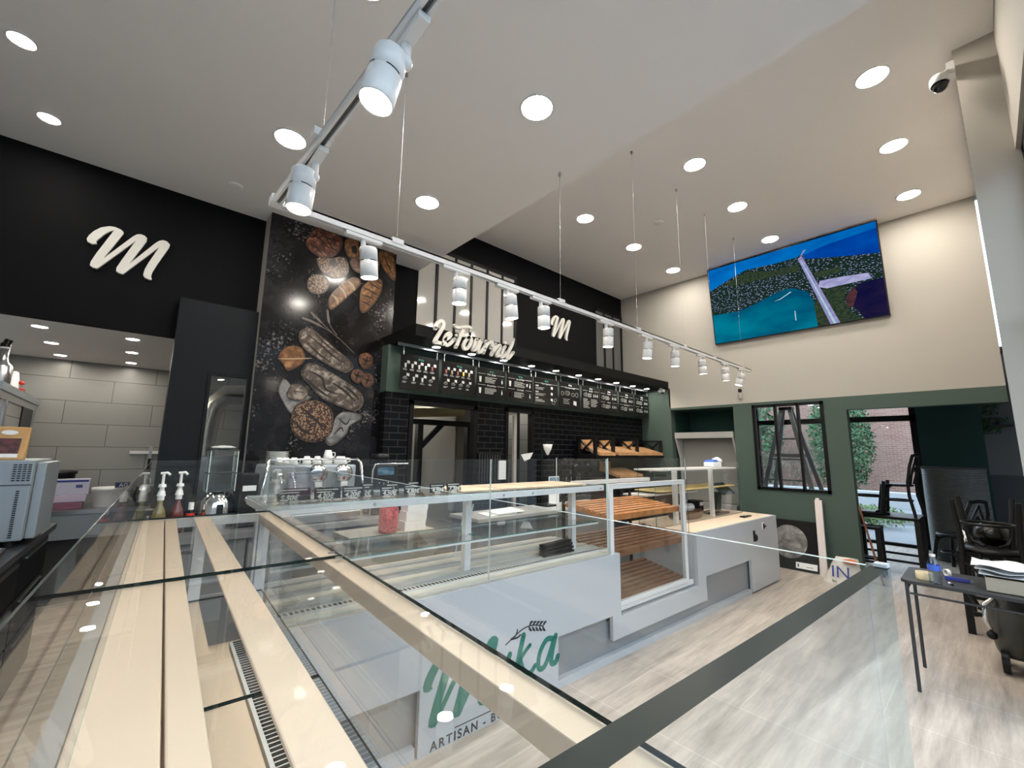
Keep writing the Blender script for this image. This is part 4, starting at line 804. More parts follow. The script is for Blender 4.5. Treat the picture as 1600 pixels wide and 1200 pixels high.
for (x0, x1, s, h, y), lb in zip(tagx, tlab):
    t = thing('price_tag', ((x0 + x1) / 2, y, 1.291), 'black price tag marked %s' % lb, 'price tag', 'B', 'black price tags on the top shelf')
    b = MB(); b.hexa([(x0, y, 1.296), (x1, y, 1.296), (x1, y + .003, 1.296), (x0, y + .003, 1.296), (x0, y + .012, 1.291 + h), (x1, y + .012, 1.291 + h), (x1, y + .015, 1.291 + h), (x0, y + .015, 1.291 + h)]); cd = b.build('card', 'tag', t)
    b = MB(); b.box((x0 + x1) / 2 - .02, (x0 + x1) / 2 + .02, y - .004, y + .02, 1.291, 1.297); b.build('clip', mat('clear_clip', (.5, .48, .45), .3), t)
    tx = label_text(s, 'price', .034, (x0 + .012 if len(s) > 3 else x0 + .012, y - .0006, 1.300), cd, 'chalk', rot=(PI / 2 - .2, 0, 0), shear=.3, bold=.0008)
    b = MB(); 
    for k in range(2): b.box(x0 + .01, x0 + (x1 - x0) * (.9 - .25 * k), y + .0085 - .003 * k + .0005, y + .0095 - .003 * k, 1.291 + h - .012 - k * .012, 1.291 + h - .007 - k * .012)
    b.build('product_name', 'chalk', cd)
for i, (x0, x1) in enumerate([(1.50, 1.80), (1.82, 2.10), (2.11, 2.40), (2.41, 2.68)]):
    tag(MB().box(x0, x1, 2.27 + .02 * (i % 2), 2.66, 1.291, 1.297).build('display_board', 'board', None, 'B'), 'flat pale wooden board on the top glass shelf, %s of four from the price tags' % ordn[i], 'board', 'pale boards on the top shelf')
b = MB()
for k, a in enumerate((-.3, -.15, .0, .12)):
    x, y, z = 2.25, 2.36, .79 + .022 * k; dx, dy = .34 * math.cos(a), .34 * math.sin(a) + .0
    b.hexa([(x, y - .03, z), (x + dx, y + dy * .3, z), (x + dx, y + .05 + dy * .3, z), (x, y + .02, z), (x, y - .03, z + .016), (x + dx, y + dy * .3, z + .016), (x + dx, y + .05 + dy * .3, z + .016), (x, y + .02, z + .016)])
tag(b.build('tag_holders', 'black', None, 'B'), 'loose pile of black plastic holders lying on the deck of the glass display', 'holders')

# ---------------------------------------------------------------- bread unit with slatted racks, set into the counter
d2 = thing('bread_display_unit', (3.45, 2.5, .32), 'white framed window unit with three tilted wooden bread racks in the counter', 'display case', 'B')
b = MB(); x0, x1, y, z0, z1 = 2.82, 3.985, Y0 + .02, .36, 1.295
for r in [(x0, x0 + .045, z0, z1), (x1 - .045, x1, z0, z1), (x0 + .045, x1 - .045, z1 - .04, z1), (x0 + .045, x1 - .045, z0, z0 + .035)]: b.box(r[0], r[1], y, y + .035, r[2], r[3])
b.box(2.93, 4.09, Y0 + .035, Y0 + .06, .32, .36)
b.build('window_frame', 'metal_white', d2, bevel=.003)
pane('front_glass', x0 + .045, x1 - .045, y + .012, y + .018, z0 + .035, z1 - .04, d2)
pane('upper_glass', 2.79, 3.99, Y0 + .006, Y0 + .014, 1.297, 1.50, d2, e='edge_light')
pane('side_glass', 3.99, 3.998, Y0 + .006, 2.7, .79, 1.50, d2, e='edge_dark')
MB().box(x0, x1, 2.55, 2.59, 1.26, 1.295).build('rear_rail', 'metal_white', d2)
M['wood_dark'] = mat('brown_beech', (0.20, 0.085, 0.035), 0.4, noise=(14, 0.25))
def rack(zf, zb, ya, yb, xa, xb, m):
    g = MB(); n = 8; al = lambda t: (ya + (yb - ya) * t, zf + (zb - zf) * t)
    for i in range(n):
        t0 = i / n + .012; t1 = (i + .72) / n; (p, q), (r, s) = al(t0), al(t1)
        g.hexa([(xa, p, q - .014), (xb, p, q - .014), (xb, r, s - .014), (xa, r, s - .014), (xa, p, q), (xb, p, q), (xb, r, s), (xa, r, s)])
    for x in (xa, (xa + xb) / 2 - .01, xb - .02):
        p, q = al(0); r, s = al(1); g.hexa([(x, p, q - .045), (x + .02, p, q - .045), (x + .02, r, s - .045), (x, r, s - .045), (x, p, q - .0142), (x + .02, p, q - .0142), (x + .02, r, s - .0142), (x, r, s - .0142)])
    g.box(xa, xb, ya - .018, ya - .001, zf - .045, zf + .003)
    return g
for zf, zb, m in ((1.036, 1.10, 'wood'), (.745, .81, 'wood_dark'), (.366, .46, 'wood_dark')):
    rack(zf, zb, 2.26, 2.74, 2.91, 4.09 if zf < 1 else 3.985, m).build('slatted_rack', m, d2)
b = MB(); b.box(2.915, 2.935, 2.76, 2.785, .322, 1.26); b.box(3.93, 3.95, 2.76, 2.785, .322, 1.26); b.build('rear_post', 'black', d2)

# ---------------------------------------------------------------- open shelves at the right of the counter
d3 = thing('shelf_display', (5.0, 2.6, .786), 'open glass fronted shelf display at the right end of the white counter', 'display case', 'B')
pane('front_glass', 4.0, 6.02, 2.50, 2.507, .787, 1.34, d3); pane('side_glass', 6.02, 6.027, 2.50, 2.92, .787, 1.44, d3, e='edge_dark')
b = MB(); b.box(4.22, 6.06, 2.56, 2.90, 1.352, 1.368); b.build('top_shelf', 'metal_white', d3)
MB().box(4.22, 6.0, 2.56, 2.90, 1.128, 1.140).build('middle_shelf', mat('yellow_board', (.72, .56, .24), .5, noise=(8, .12)), d3)
MB().box(4.0, 5.1, 2.62, 2.90, 1.09, 1.105).build('lower_shelf', 'metal_white', d3)
for x in (4.42, 5.26):
    MB().box(x, x + .05, 2.52, 2.558, .787, 1.352).build('post', 'metal_white', d3)
t = thing('tissue_pack', (5.75, 2.72, 1.368), 'white and blue plastic pack of napkins on the top shelf', 'napkin pack', 'B')
b = MB(); b.box(5.60, 5.84, 2.64, 2.78, 1.368, 1.44); b.build('pack', mat('white_plastic_film', (.75, .77, .8), .3, bump=(25, .6)), t, bevel=.02)
b = MB(); b.hexa([(5.61, 2.65, 1.438), (5.76, 2.65, 1.438), (5.76, 2.77, 1.438), (5.61, 2.77, 1.438), (5.63, 2.66, 1.462), (5.74, 2.66, 1.468), (5.74, 2.76, 1.468), (5.63, 2.76, 1.462)]); b.build('label', mat('print_blue', (.04, .12, .5), .4), t)
b = MB(); b.ball((5.82, 2.7, 1.45), .075, .06, .045, jit=.22); b.build('torn_film', mat('crumpled_film', (.78, .8, .83), .25), t)
t = thing('wicker_basket', (4.98, 2.72, .786), 'low brown wicker basket behind the shelf glass', 'basket', 'B')
b = MB()
for k in range(5): b.tube([(4.98 + (.28 + .006 * k) * math.cos(u * PI / 16), 2.72 + (.13 + .004 * k) * math.sin(u * PI / 16), .795 + k * .016) for u in range(32)], .009, 6, closed=True)
for k in range(40): u = k * PI / 20; b.tube([(4.98 + .275 * math.cos(u), 2.72 + .125 * math.sin(u), .79), (4.98 + .305 * math.cos(u), 2.72 + .148 * math.sin(u), .87)], .005, 4)
b.build('weave', mat('wicker', (.16, .085, .04), .7), t)
tag(MB().cyl((4.80, 2.72, .90), (5.12, 2.72, .90), .045, n=18).build('paper_roll', 'paper', None, 'B'), 'white paper roll lying on the wicker basket', 'roll')
t = thing('payment_terminal', (5.62, 2.62, .786), 'black till terminal with a tilted screen at the right end of the counter', 'till', 'B')
b = MB(); b.box(5.45, 5.80, 2.56, 2.78, .786, .815); b.build('base', 'black', t, bevel=.01)
b = MB(); b.hexa([(5.56, 2.63, .815), (5.70, 2.63, .815), (5.70, 2.70, .815), (5.56, 2.70, .815), (5.60, 2.60, 1.06), (5.70, 2.60, 1.06), (5.70, 2.66, 1.06), (5.60, 2.66, 1.06)]); b.build('stand', 'black', t)
b = MB(); b.hexa([(5.58, 2.52, 1.04), (5.92, 2.52, 1.04), (5.92, 2.535, 1.03), (5.58, 2.535, 1.03), (5.55, 2.66, 1.17), (5.87, 2.66, 1.17), (5.87, 2.675, 1.16), (5.55, 2.675, 1.16)]); b.build('screen', mat('dark_screen', (.01, .022, .025), .15), t)
t = thing('till_printer', (5.2, 2.80, .786), 'black receipt printer behind the shelf post on the counter', 'printer', 'B')
b = MB(); b.box(5.32, 5.44, 2.72, 2.88, .786, .96); b.build('body', 'black', t, bevel=.01); b = MB(); b.box(5.34, 5.42, 2.715, 2.72, .90, .94); b.build('paper_slot', 'paper', t)
tag(MB().box(5.55, 5.68, 2.28, 2.34, .786, .80).box(5.68, 5.78, 2.29, 2.33, .786, .797).build('pocket_knife', 'black', None, 'B'), 'small black tool lying on the counter top near its right end', 'tool')
# ================================================================ coffee bar along the back wall
tag(MB().box(.10, 2.0, 3.62, 4.28, .91, .95).build('coffee_worktop', 'grey'), 'dark grey worktop under the coffee machine along the mural wall', 'worktop')
for i in range(3):
    x0 = .11 + i * .63
    t = thing('base_unit', (x0 + .31, 3.95, 0), 'grey base cabinet below the coffee worktop, %s from the dark panel' % ordn[i], 'cabinet', group='cabinets below the coffee worktop')
    MB().box(x0, x0 + .62, 3.67, 4.28, 0, .909).build('body', 'grey', t); dr = MB().box(x0 + .005, x0 + .615, 3.65, 3.669, .1, .9).build('door', 'grey', t); MB().box(x0 + .1, x0 + .52, 3.64, 3.6499, .85, .865).build('handle', 'steel', dr)
cm = thing('coffee_machine', (1.2, 3.95, .951), 'wide steel espresso machine with two groups in front of the bread mural', 'coffee machine')
b = MB(); b.hexa([(.83, 3.86, 1.12), (1.58, 3.86, 1.12), (1.58, 4.25, 1.12), (.83, 4.25, 1.12), (.86, 3.78, 1.41), (1.55, 3.78, 1.41), (1.55, 4.25, 1.41), (.86, 4.25, 1.41)]); b.build('body', mat('polished_panel', (.50, .55, .58), .3, .35), cm, bevel=.015)
b = MB(); b.box(.83, 1.58, 3.70, 4.22, .955, 1.03); b.build('drip_tray', 'steel', cm, bevel=.008)
b = MB(); b.box(.87, 1.54, 4.05, 4.22, 1.03, 1.12); b.build('back_panel', 'steel', cm)
for x in (1.22, 1.43):
    b = MB(); b.lathe((x, 3.80, 1.34), [(.001, .07), (.055, .07), (.075, .055), (.08, 0), (.08, -.03)], 24, axis=(0, -1, 0)); b.build('group_dial', 'chrome', cm)
    b = MB(); b.cyl((x, 3.77, 1.27), (x, 3.77, 1.18), .042); b.cyl((x, 3.77, 1.22), (x, 3.77, 1.16), .05); gh = b.build('group_head', 'chrome', cm)
    b = MB(); b.cyl((x, 3.77, 1.17), (x, 3.77, 1.13), .045); b.cyl((x, 3.74, 1.16), (x, 3.60, 1.13), .014); b.build('portafilter', 'chrome', gh)
    b = MB(); b.box(x - .028, x + .028, 3.722, 3.728, 1.235, 1.275); b.ball((x, 3.722, 1.255), .012, .004, .012); b.build('badge', 'paper', gh)
for x in (.93, 1.02): 
    b = MB(); b.tube([(x, 3.74, 1.33), (x, 3.68, 1.28), (x + .01, 3.66, 1.12), (x, 3.64, 1.02)], .009); b.ball((x, 3.75, 1.33), .03); b.build('steam_wand', 'chrome', cm)
b = MB(); b.tube([(1.60, 3.74, .96), (1.60, 3.72, 1.2), (1.575, 3.75, 1.43), (1.56, 3.8, 1.46)], .012); b.tube([(.80, 3.74, .96), (.81, 3.72, 1.2), (.84, 3.75, 1.43), (.86, 3.8, 1.46)], .012); b.tube([(.86, 3.8, 1.455), (1.56, 3.8, 1.455)], .008); b.build('side_tube', 'chrome', cm)
def cup(x, y, z, r, h, label, stack=1, flip=True, group='white cups on the coffee machine'):
    t = thing('coffee_cup', (x, y, z), label, 'cup', group=group)
    b = MB()
    for k in range(stack):
        zz = z + k * h * .55
        pr = [(r * .55, h), (r * .6, h * .98), (r * .85, h * .5), (r, 0), (r * .94, 0), (r * .8, h * .5), (r * .3, h * .92)]
        b.lathe((x, y, zz), pr if flip else [(a, h - q) for a, q in pr], 20); b.cyl((x, y, zz + h * .97), (x, y, zz + h), r * .55, n=16)
    b.build('body', 'ceramic', t)
    b = MB()
    for k in range(stack): zz = z + k * h * .55; b.tube([(x + r * .8, y, zz + h * .75), (x + r * 1.35, y - .005, zz + h * .7), (x + r * 1.4, y - .005, zz + h * .35), (x + r * .95, y, zz + h * .25)], r * .1, 6)
    b.build('handle', 'ceramic', t)
for i in range(8):
    tag(MB().lathe((.965, 4.02, 1.412 + i * .013), [(.03, 0), (.05, .002), (.085, .012), (.087, .014), (.05, .006), (.001, .005)], 28).build('saucer', 'ceramic'), 'white saucer in the stack on the coffee machine, %s from the bottom' % ordn[i], 'saucer', 'stack of saucers on the coffee machine')
for i, (x, y, r, h, s) in enumerate([(.93, 3.82, .033, .06, 1), (.985, 3.83, .033, .06, 1), (1.045, 3.83, .033, .06, 1), (1.165, 3.9, .036, .07, 1), (1.25, 3.9, .036, .07, 1), (1.345, 3.92, .042, .08, 2), (1.45, 3.9, .06, .07, 1)]):
    cup(x, y, 1.411, r, h, ['small espresso cup at the left front of the machine top', 'small espresso cup second from the left on the machine', 'small espresso cup third from the left on the machine', 'white cup upside down in the middle of the machine top', 'white cup upside down right of the middle one', 'two tall white cups stacked on the coffee machine', 'wide white cup at the right end of the machine top'][i], s)
t = thing('coffee_grinder', (1.86, 3.95, .951), 'black coffee grinder with a small lit screen right of the espresso machine', 'grinder')
b = MB(); b.box(1.74, 1.98, 3.82, 4.1, .951, 1.40); b.build('body', 'black', t, bevel=.012); b = MB(); b.lathe((1.86, 3.98, 1.40), [(.07, 0), (.075, .05), (.085, .06), (.08, .10), (.001, .11)], 20); b.build('hopper', 'black', t)
b = MB(); b.box(1.77, 1.93, 3.813, 3.8195, 1.31, 1.38); b.build('screen', scr('screen_grinder', (.02, .08, .16), (.16, .28, .36), 18, .8), t)
b = MB()
for k in range(4): b.ball((1.79 + k * .045, 3.818, 1.24 - .01 * (k % 2)), .006)
b.build('button', 'chrome', t)
b = MB(); b.tube([(1.70, 3.78, .96), (1.70, 3.77, 1.36), (1.72, 3.77, 1.41), (1.76, 3.77, 1.415), (2.05, 3.77, 1.415)], .008); b.build('rail', 'chrome', t)
t = thing('juice_blender', (.57, 3.95, .951), 'chrome blender with a clear square jug in front of the dark panel', 'blender')
b = MB(); b.lathe((.57, 3.95, .951), [(.11, 0), (.115, .1), (.11, .2), (.07, .26), (.001, .27)], 28); b.build('motor_base', 'chrome', t); b = MB()
for z0, z1 in ((1.22, 1.35), (1.36, 1.52)): pane(None, .48, .486, 3.87, 4.03, z0, z1, mb=b); pane(None, .654, .66, 3.87, 4.03, z0, z1, mb=b); pane(None, .486, .654, 3.87, 3.876, z0, z1, mb=b); pane(None, .486, .654, 4.024, 4.03, z0, z1, mb=b)
b.build('jug', ['shelf_glass', 'edge_light'], t); b = MB(); b.box(.475, .665, 3.865, 4.035, 1.352, 1.358); b.box(.475, .665, 3.865, 4.035, 1.521, 1.53); b.build('lid', 'charcoal', t); b = MB(); b.box(.55, .59, 3.82, 3.84, 1.0, 1.13); b.build('tap', 'black', t)
b = MB(); b.ball((.57, 3.95, 1.545), .08, .075, .015, jit=.2); b.build('film_cover', mat('clear_film', (.55, .58, .55), .2), t)
t = thing('bean_grinder', (.745, 3.92, .951), 'black bean grinder with a round badge beside the blender', 'grinder')
b = MB(); b.box(.685, .805, 3.82, 4.02, .951, 1.35); b.build('body', 'black', t, bevel=.008); b = MB(); b.box(.70, .79, 3.815, 3.8195, 1.22, 1.26); b.build('display', 'paper', t); b = MB(); b.lathe((.745, 3.8195, 1.16), [(.001, .004), (.022, .004), (.025, 0)], 20, axis=(0, -1, 0)); b.build('badge', 'chrome', t)
def pump(x, y, c, label, h=.13):
    t = thing('syrup_bottle', (x, y, .951), label, 'bottle', group='bottles on the coffee worktop')
    b = MB(); b.lathe((x, y, .951), [(.001, 0), (.04, 0), (.042, .02), (.042, .12), (.03, .17), (.016, .20), (.016, .23), (.001, .23)], 18); b.build('bottle', mat('syrup', c, .12), t)
    b = MB(); b.cyl((x, y, 1.181), (x, y, 1.21), .02); b.cyl((x, y, 1.21), (x, y, 1.245), .026, .018); b.cyl((x, y, 1.245), (x, y, 1.27), .014); b.cyl((x, y, 1.27), (x, y, 1.29), .024, .02); b.cyl((x, y, 1.29), (x, y, 1.36), .009); b.tube([(x - .018, y, 1.362), (x + .02, y, 1.366), (x + .035, y - .01, 1.35)], .009); b.build('pump', 'ceramic', t)
pump(.225, 3.86, (.16, .13, .05), 'syrup bottle with white pump and pale syrup left of the blender'); pump(.325, 3.88, (.10, .02, .015), 'syrup bottle with white pump and dark red syrup left of the blender')
t = thing('sauce_bottle', (.405, 3.9, .951), 'small dark bottle with a red and white cap beside the blender', 'bottle', group='bottles on the coffee worktop')
b = MB(); b.lathe((.405, 3.9, .951), [(.001, 0), (.025, 0), (.025, .09), (.012, .13), (.012, .15)], 16); b.build('bottle', 'black', t); b = MB(); b.cyl((.405, 3.9, 1.101), (.405, 3.9, 1.15), .017); b.build('cap', 'paper', t); b = MB(); b.cyl((.405, 3.9, 1.05), (.405, 3.9, 1.075), .0262, n=16); b.build('label', 'red', t)
t = thing('storage_jar', (.17, 3.98, .951), 'dark lidded tub at the left end of the coffee worktop', 'tub')
b = MB(); b.lathe((.17, 3.98, .951), [(.001, 0), (.055, 0), (.06, .14), (.001, .14)], 20); b.build('tub', mat('smoke_plastic', (.05, .055, .06), .2), t); b = MB(); b.cyl((.17, 3.98, 1.092), (.17, 3.98, 1.11), .063); b.build('lid', 'charcoal', t)
# lower service bench with take-away things
tag(MB().box(2.45, 4.6, 3.15, 3.62, .90, .93).build('service_bench', mat('pale_grey_top', (.40, .40, .39), .3)), 'pale grey service bench top behind the glass display', 'bench')
tag(MB().box(2.48, 4.57, 3.2, 3.6, 0, .899).build('bench_cabinet', 'grey'), 'grey cabinet under the pale service bench', 'cabinet')
tag(MB().box(1.3, 2.0, 3.12, 3.55, .86, .90).box(1.32, 1.98, 3.14, 3.53, 0, .859).build('packing_table', mat('beige_top', (.42, .39, .33), .4)), 'beige packing table behind the price tags', 'table')
t = thing('sweet_jar', (1.62, 3.25, .90), 'clear jar of red sweets on the packing table', 'jar')
b = MB(); b.lathe((1.62, 3.25, .90), [(.001, 0), (.07, 0), (.075, .03), (.075, .18), (.06, .21)], 22); b.build('jar', mat('red_sweets', (.42, .05, .06), .3, noise=(60, .7)), t); b = MB(); b.cyl((1.62, 3.25, 1.11), (1.62, 3.25, 1.13), .062); b.build('lid', 'red', t)
for k in range(3):
    tag(MB().box(1.74 + .01 * k, 1.93 + .008 * k, 3.2, 3.32, .90 + k * .075, .974 + k * .075).build('napkin_box', 'paper'), 'white napkin box beside the jar of red sweets, %s of the stack' % ('bottom', 'middle', 'top')[k], 'box', 'stack of white napkin boxes')
for k in range(2):
    z = .932 + k * .012
    tag(MB().hexa([(2.62 + .1 * k, 3.2, z), (2.98 + .1 * k, 3.22, z), (3.0 + .1 * k, 3.45, z), (2.65 + .1 * k, 3.43, z), (2.62 + .1 * k, 3.2, z + .004), (2.98 + .1 * k, 3.22, z + .01), (3.0 + .1 * k, 3.45, z + .02), (2.65 + .1 * k, 3.43, z + .008)]).build('paper_sheet', 'paper'), 'crumpled white paper sheet on the service bench, %s of two' % ('lower', 'upper')[k], 'paper', 'paper on the service bench')
t = thing('acrylic_stand', (1.8, 2.6, .766), 'clear acrylic tag stand standing on the counter behind the lower glass shelf', 'stand', 'B')
b = MB(); b.tube([(1.72, 2.70, .772), (1.82, 2.72, 1.15)], .004, 6); b.tube([(1.79, 2.70, .772), (1.89, 2.72, 1.15)], .004, 6); b.tube([(1.72, 2.70, .771), (1.79, 2.70, .771)], .004, 6); b.box(1.71, 1.80, 2.67, 2.73, .7655, .769); b.build('frame', 'edge_light', t)
# sugar dispenser, notices
t = thing('glass_dispenser', (3.67, 3.45, .931), 'conical glass dispenser with white filling in front of the black tiles', 'dispenser')
b = MB(); b.lathe((3.67, 3.45, 1.505), [(.005, 0), (.016, .01), (.044, .07), (.058, .125), (.001, .127)], 24); b.build('filling', 'ceramic', t); b = MB(); b.lathe((3.67, 3.45, 1.50), [(.007, 0), (.019, .008), (.049, .07), (.063, .125), (.066, .17)], 24); b.build('funnel', 'shelf_glass', t)
b = MB(); b.cyl((3.67, 3.54, .95), (3.67, 3.54, 1.65), .010); b.box(3.62, 3.72, 3.43, 3.55, 1.648, 1.66); b.box(3.59, 3.75, 3.38, 3.58, .931, .95); b.build('stand', 'black', t)
tag(MB().prism([(4.02, 4.28, 1.50), (4.26, 4.28, 1.53), (4.20, 4.28, 1.44), (4.09, 4.28, 1.41)], (0, .002, 0)).build('paper_note', 'paper'), 'crooked white paper note below the glass dispenser', 'note')
t = thing('printed_card', (3.9, 3.62, .931), 'small blue printed card standing on the service bench', 'card')
b = MB(); b.box(3.80, 3.98, 3.55, 3.555, .931, 1.25); b.build('card', 'paper', t); b = MB(); b.box(3.81, 3.97, 3.548, 3.5495, 1.16, 1.24); b.build('picture', mat('blue_print', (.15, .25, .35), .5, noise=(40, .6)), t)
tag(MB().box(3.62, 3.74, 4.26, 4.284, 1.18, 1.42).build('white_notice', 'paper'), 'white notice on the tiled pier beside the narrow door', 'notice')
# wooden bread shelves on the black tiles
br = thing('bread_shelf', (6.1, 4.0, .9), 'black shelf unit with tilted wooden bread racks by the green side wall', 'shelf unit')
b = MB(); b.box(5.15, 7.1, 4.22, 4.29, .9, 1.62); b.box(5.15, 7.1, 3.86, 4.28, 1.46, 1.49); b.box(5.15, 7.1, 3.82, 4.28, 1.13, 1.16); b.box(5.15, 7.1, 3.7, 4.28, .0, .9); b.build('carcass', 'black', br)
for x in (5.15, 5.60, 6.28, 7.04):
    b = MB(); b.box(x, x + .05, 3.88, 3.92, 1.49, 1.76); b.box(x, x + .05, 4.2, 4.24, 1.49, 1.76); b.box(x, x + .05, 3.92, 4.2, 1.73, 1.76); b.box(x, x + .05, 3.92, 4.2, 1.49, 1.52)
    b.hexa([(x, 3.92, 1.52), (x + .05, 3.92, 1.52), (x + .05, 3.945, 1.52), (x, 3.945, 1.52), (x, 4.18, 1.73), (x + .05, 4.18, 1.73), (x + .05, 4.2, 1.73), (x, 4.2, 1.73)]); b.hexa([(x, 4.18, 1.52), (x + .05, 4.18, 1.52), (x + .05, 4.2, 1.52), (x, 4.2, 1.52), (x, 3.92, 1.73), (x + .05, 3.92, 1.73), (x + .05, 3.945, 1.73), (x, 3.945, 1.73)]); b.build('cross_divider', 'black', br)
for x0, x1, zf in ((5.22, 5.58, 1.54), (5.68, 6.33, 1.545), (6.335, 7.0, 1.545), (5.68, 6.33, 1.2)):
    rack(zf, zf + .10, 3.84, 4.2, x0, x1, 'wood_pale').build('slatted_rack', 'wood_pale', br)
    MB().box(x0, x0 + .28, 4.19, 4.21, zf + .05, zf + .20).build('back_board', 'wood_pale', br)
b = MB(); b.cyl((6.5, 3.78, 1.26), (6.98, 3.78, 1.26), .035, n=14); 
tag(b.build('paper_roll', mat('brown_paper', (.35, .33, .29), .7)), 'thick roll of wrapping paper below the wooden bread racks', 'roll')
# left half hidden rack of bottles in the dark corner
for i, x in enumerate((4.75, 4.86, 4.98, 5.06)):
    tag(MB().lathe((x, 4.1, .93), [(.001, 0), (.03, 0), (.03, .14), (.012, .2), (.012, .26), (.001, .26)], 14).build('dark_bottle', mat('dark_glass', (.02, .03, .025), .05)), 'dark bottle on the bench before the black tiles, %s from the dispenser' % ordn[i], 'bottle', 'dark bottles before the black tiles')
tag(MB().box(4.62, 5.12, 3.95, 4.25, 0, .929).build('bottle_bench', 'charcoal'), 'charcoal bench block carrying the dark bottles', 'bench')
# knives rack seen on pier
t = thing('utensil_rack', (3.45, 4.27, 1.2), 'row of hanging black utensils on the tiled pier between the doors', 'utensil rack')
b = MB(); b.box(3.28, 3.68, 4.27, 4.295, 1.50, 1.53); b.build('rail', 'black', t)
for k in range(9): MB().box(3.30 + k * .042, 3.318 + k * .042, 4.27, 4.285, 1.15, 1.50).build('utensil', 'charcoal', t)
# ---------------------------------------------------------------- bakehouse glimpsed through the doors
t = thing('wrapped_duct', (2.9, 5.2, 2.2), 'long yellow wrapped duct under the bakehouse ceiling', 'duct')
b = MB(); b.tube([(2.3, 5.35, 2.02), (2.9, 5.3, 2.06), (3.75, 5.3, 2.13)], .075, 14); b.build('duct', mat('foil_wrap', (.42, .36, .2), .3, .4, bump=(14, .8)), t)
b = MB()
for x in (2.5, 3.5): b.cyl((x, 5.3, 2.1), (x, 5.3, 2.62), .008)
b.build('hanger', 'steel', t)
t = thing('support_trestle', (3.2, 5.04, 0), 'black steel trestle standing in the wide bakehouse doorway', 'trestle')
for bx_ in [(2.6, 3.78, 5.0, 5.08, 1.88, 1.95), (2.84, 2.92, 5.0, 5.08, 0, 1.879), (3.64, 3.71, 5.0, 5.08, 0, 1.879)]: MB().box(*bx_).build('bar', 'black', t)
MB().prism([(2.92, 5.02, 1.55), (2.92, 5.02, 1.64), (3.16, 5.02, 1.879), (3.26, 5.02, 1.879)], (0, .04, 0)).build('brace', 'black', t)
for i, (x0, x1, y, z) in enumerate([(2.45, 2.75, 5.6, 2.45), (2.2, 2.55, 6.4, 2.0), (3.2, 3.5, 5.5, 2.5), (4.5, 4.95, 4.85, 2.4)]):
    t = thing('strip_light', ((x0 + x1) / 2, y, z), ['lit strip light at the top of the wide bakehouse doorway', 'lit strip light low at the left of the wide doorway', 'lit strip light near the right of the wide doorway', 'lit strip light behind the narrow doorway'][i], 'strip light', group='strip lights in the bakehouse')
    MB().box(x0, x1, y - .03, y + .03, z, z + .03).build('tube', 'tube_light', t); MB().box(x0, x1, y - .035, y + .035, z + .03, 2.62).build('housing', 'metal_white', t)

# ================================================================ kitchen at the left
t = thing('sink_unit', (-.3, 6.5, 0), 'stainless kitchen worktop with a pale apron before the tiled wall', 'worktop')
b = MB(); b.box(-.62, .52, 6.22, 6.84, .86, .90); b.build('top', 'steel', t); b = MB(); b.box(-.62, .52, 6.23, 6.26, .62, .859); b.build('apron', 'steel_pale', t); b = MB(); b.box(-.62, .52, 6.3, 6.84, 0, .62); b.build('cupboard', 'charcoal', t)
t = thing('knife_rail', (.19, 6.84, 1.46), 'white magnetic knife rail on the tiled wall', 'rail')
MB().box(.05, .34, 6.82, 6.849, 1.455, 1.49).build('bar', 'paper', t)
t = thing('kitchen_knife', (.235, 6.81, 1.28), 'knife with black handle hanging on the magnetic rail', 'knife')
b = MB(); b.prism([(.222, 6.815, 1.40), (.255, 6.815, 1.40), (.255, 6.815, 1.54), (.24, 6.815, 1.555), (.225, 6.815, 1.53)], (0, .003, 0)); b.build('blade', 'steel', t); b = MB(); b.box(.226, .25, 6.805, 6.823, 1.27, 1.40); b.build('handle', 'black', t, bevel=.004)
t = thing('white_bucket', (-.06, 6.5, .901), 'white lidded bucket with a blue label on the kitchen worktop', 'bucket')
b = MB(); b.lathe((-.07, 6.5, .901), [(.001, 0), (.12, 0), (.14, .17), (.145, .17), (.145, .2), (.001, .2)], 24); b.build('bucket', 'paper', t); MB().box(-.03, .09, 6.352, 6.356, 1.10, 1.155).build('label', mat('navy', (.02, .03, .10), .4), t)
label_text('AG', 'label_text', .055, (.0, 6.3515, 1.107), t, 'chalk')
t = thing('steel_pot', (.19, 6.45, .901), 'tilted steel pot with a lid beside the bucket', 'pot')
b = MB(); b.lathe((.245, 6.45, .918), [(.001, 0), (.09, 0), (.12, .09), (.12, .15), (.1, .18), (.03, .2), (.001, .2)], 24, axis=(-.15, -.1, 1)); b.build('body', 'steel', t); b = MB(); b.tube([(.155, 6.33, 1.10), (.135, 6.28, 1.01), (.155, 6.33, .945)], .012); b.build('handle', 'black', t)
b = MB(); b.tube([(.225, 6.42, 1.11), (.215, 6.42, 1.18), (.255, 6.42, 1.19), (.27, 6.43, 1.12)], .008); b.build('lid_handle', 'chrome', t)
t = thing('detergent_bottle', (.428, 6.55, .901), 'pale blue bottle with dark cap behind the pot', 'bottle')
b = MB(); b.box(.385, .47, 6.5, 6.6, .901, 1.10); b.build('bottle', mat('pale_blue', (.3, .4, .6), .3), t, bevel=.02); b = MB(); b.cyl((.428, 6.55, 1.1), (.428, 6.55, 1.16), .03); b.build('cap', 'black', t)
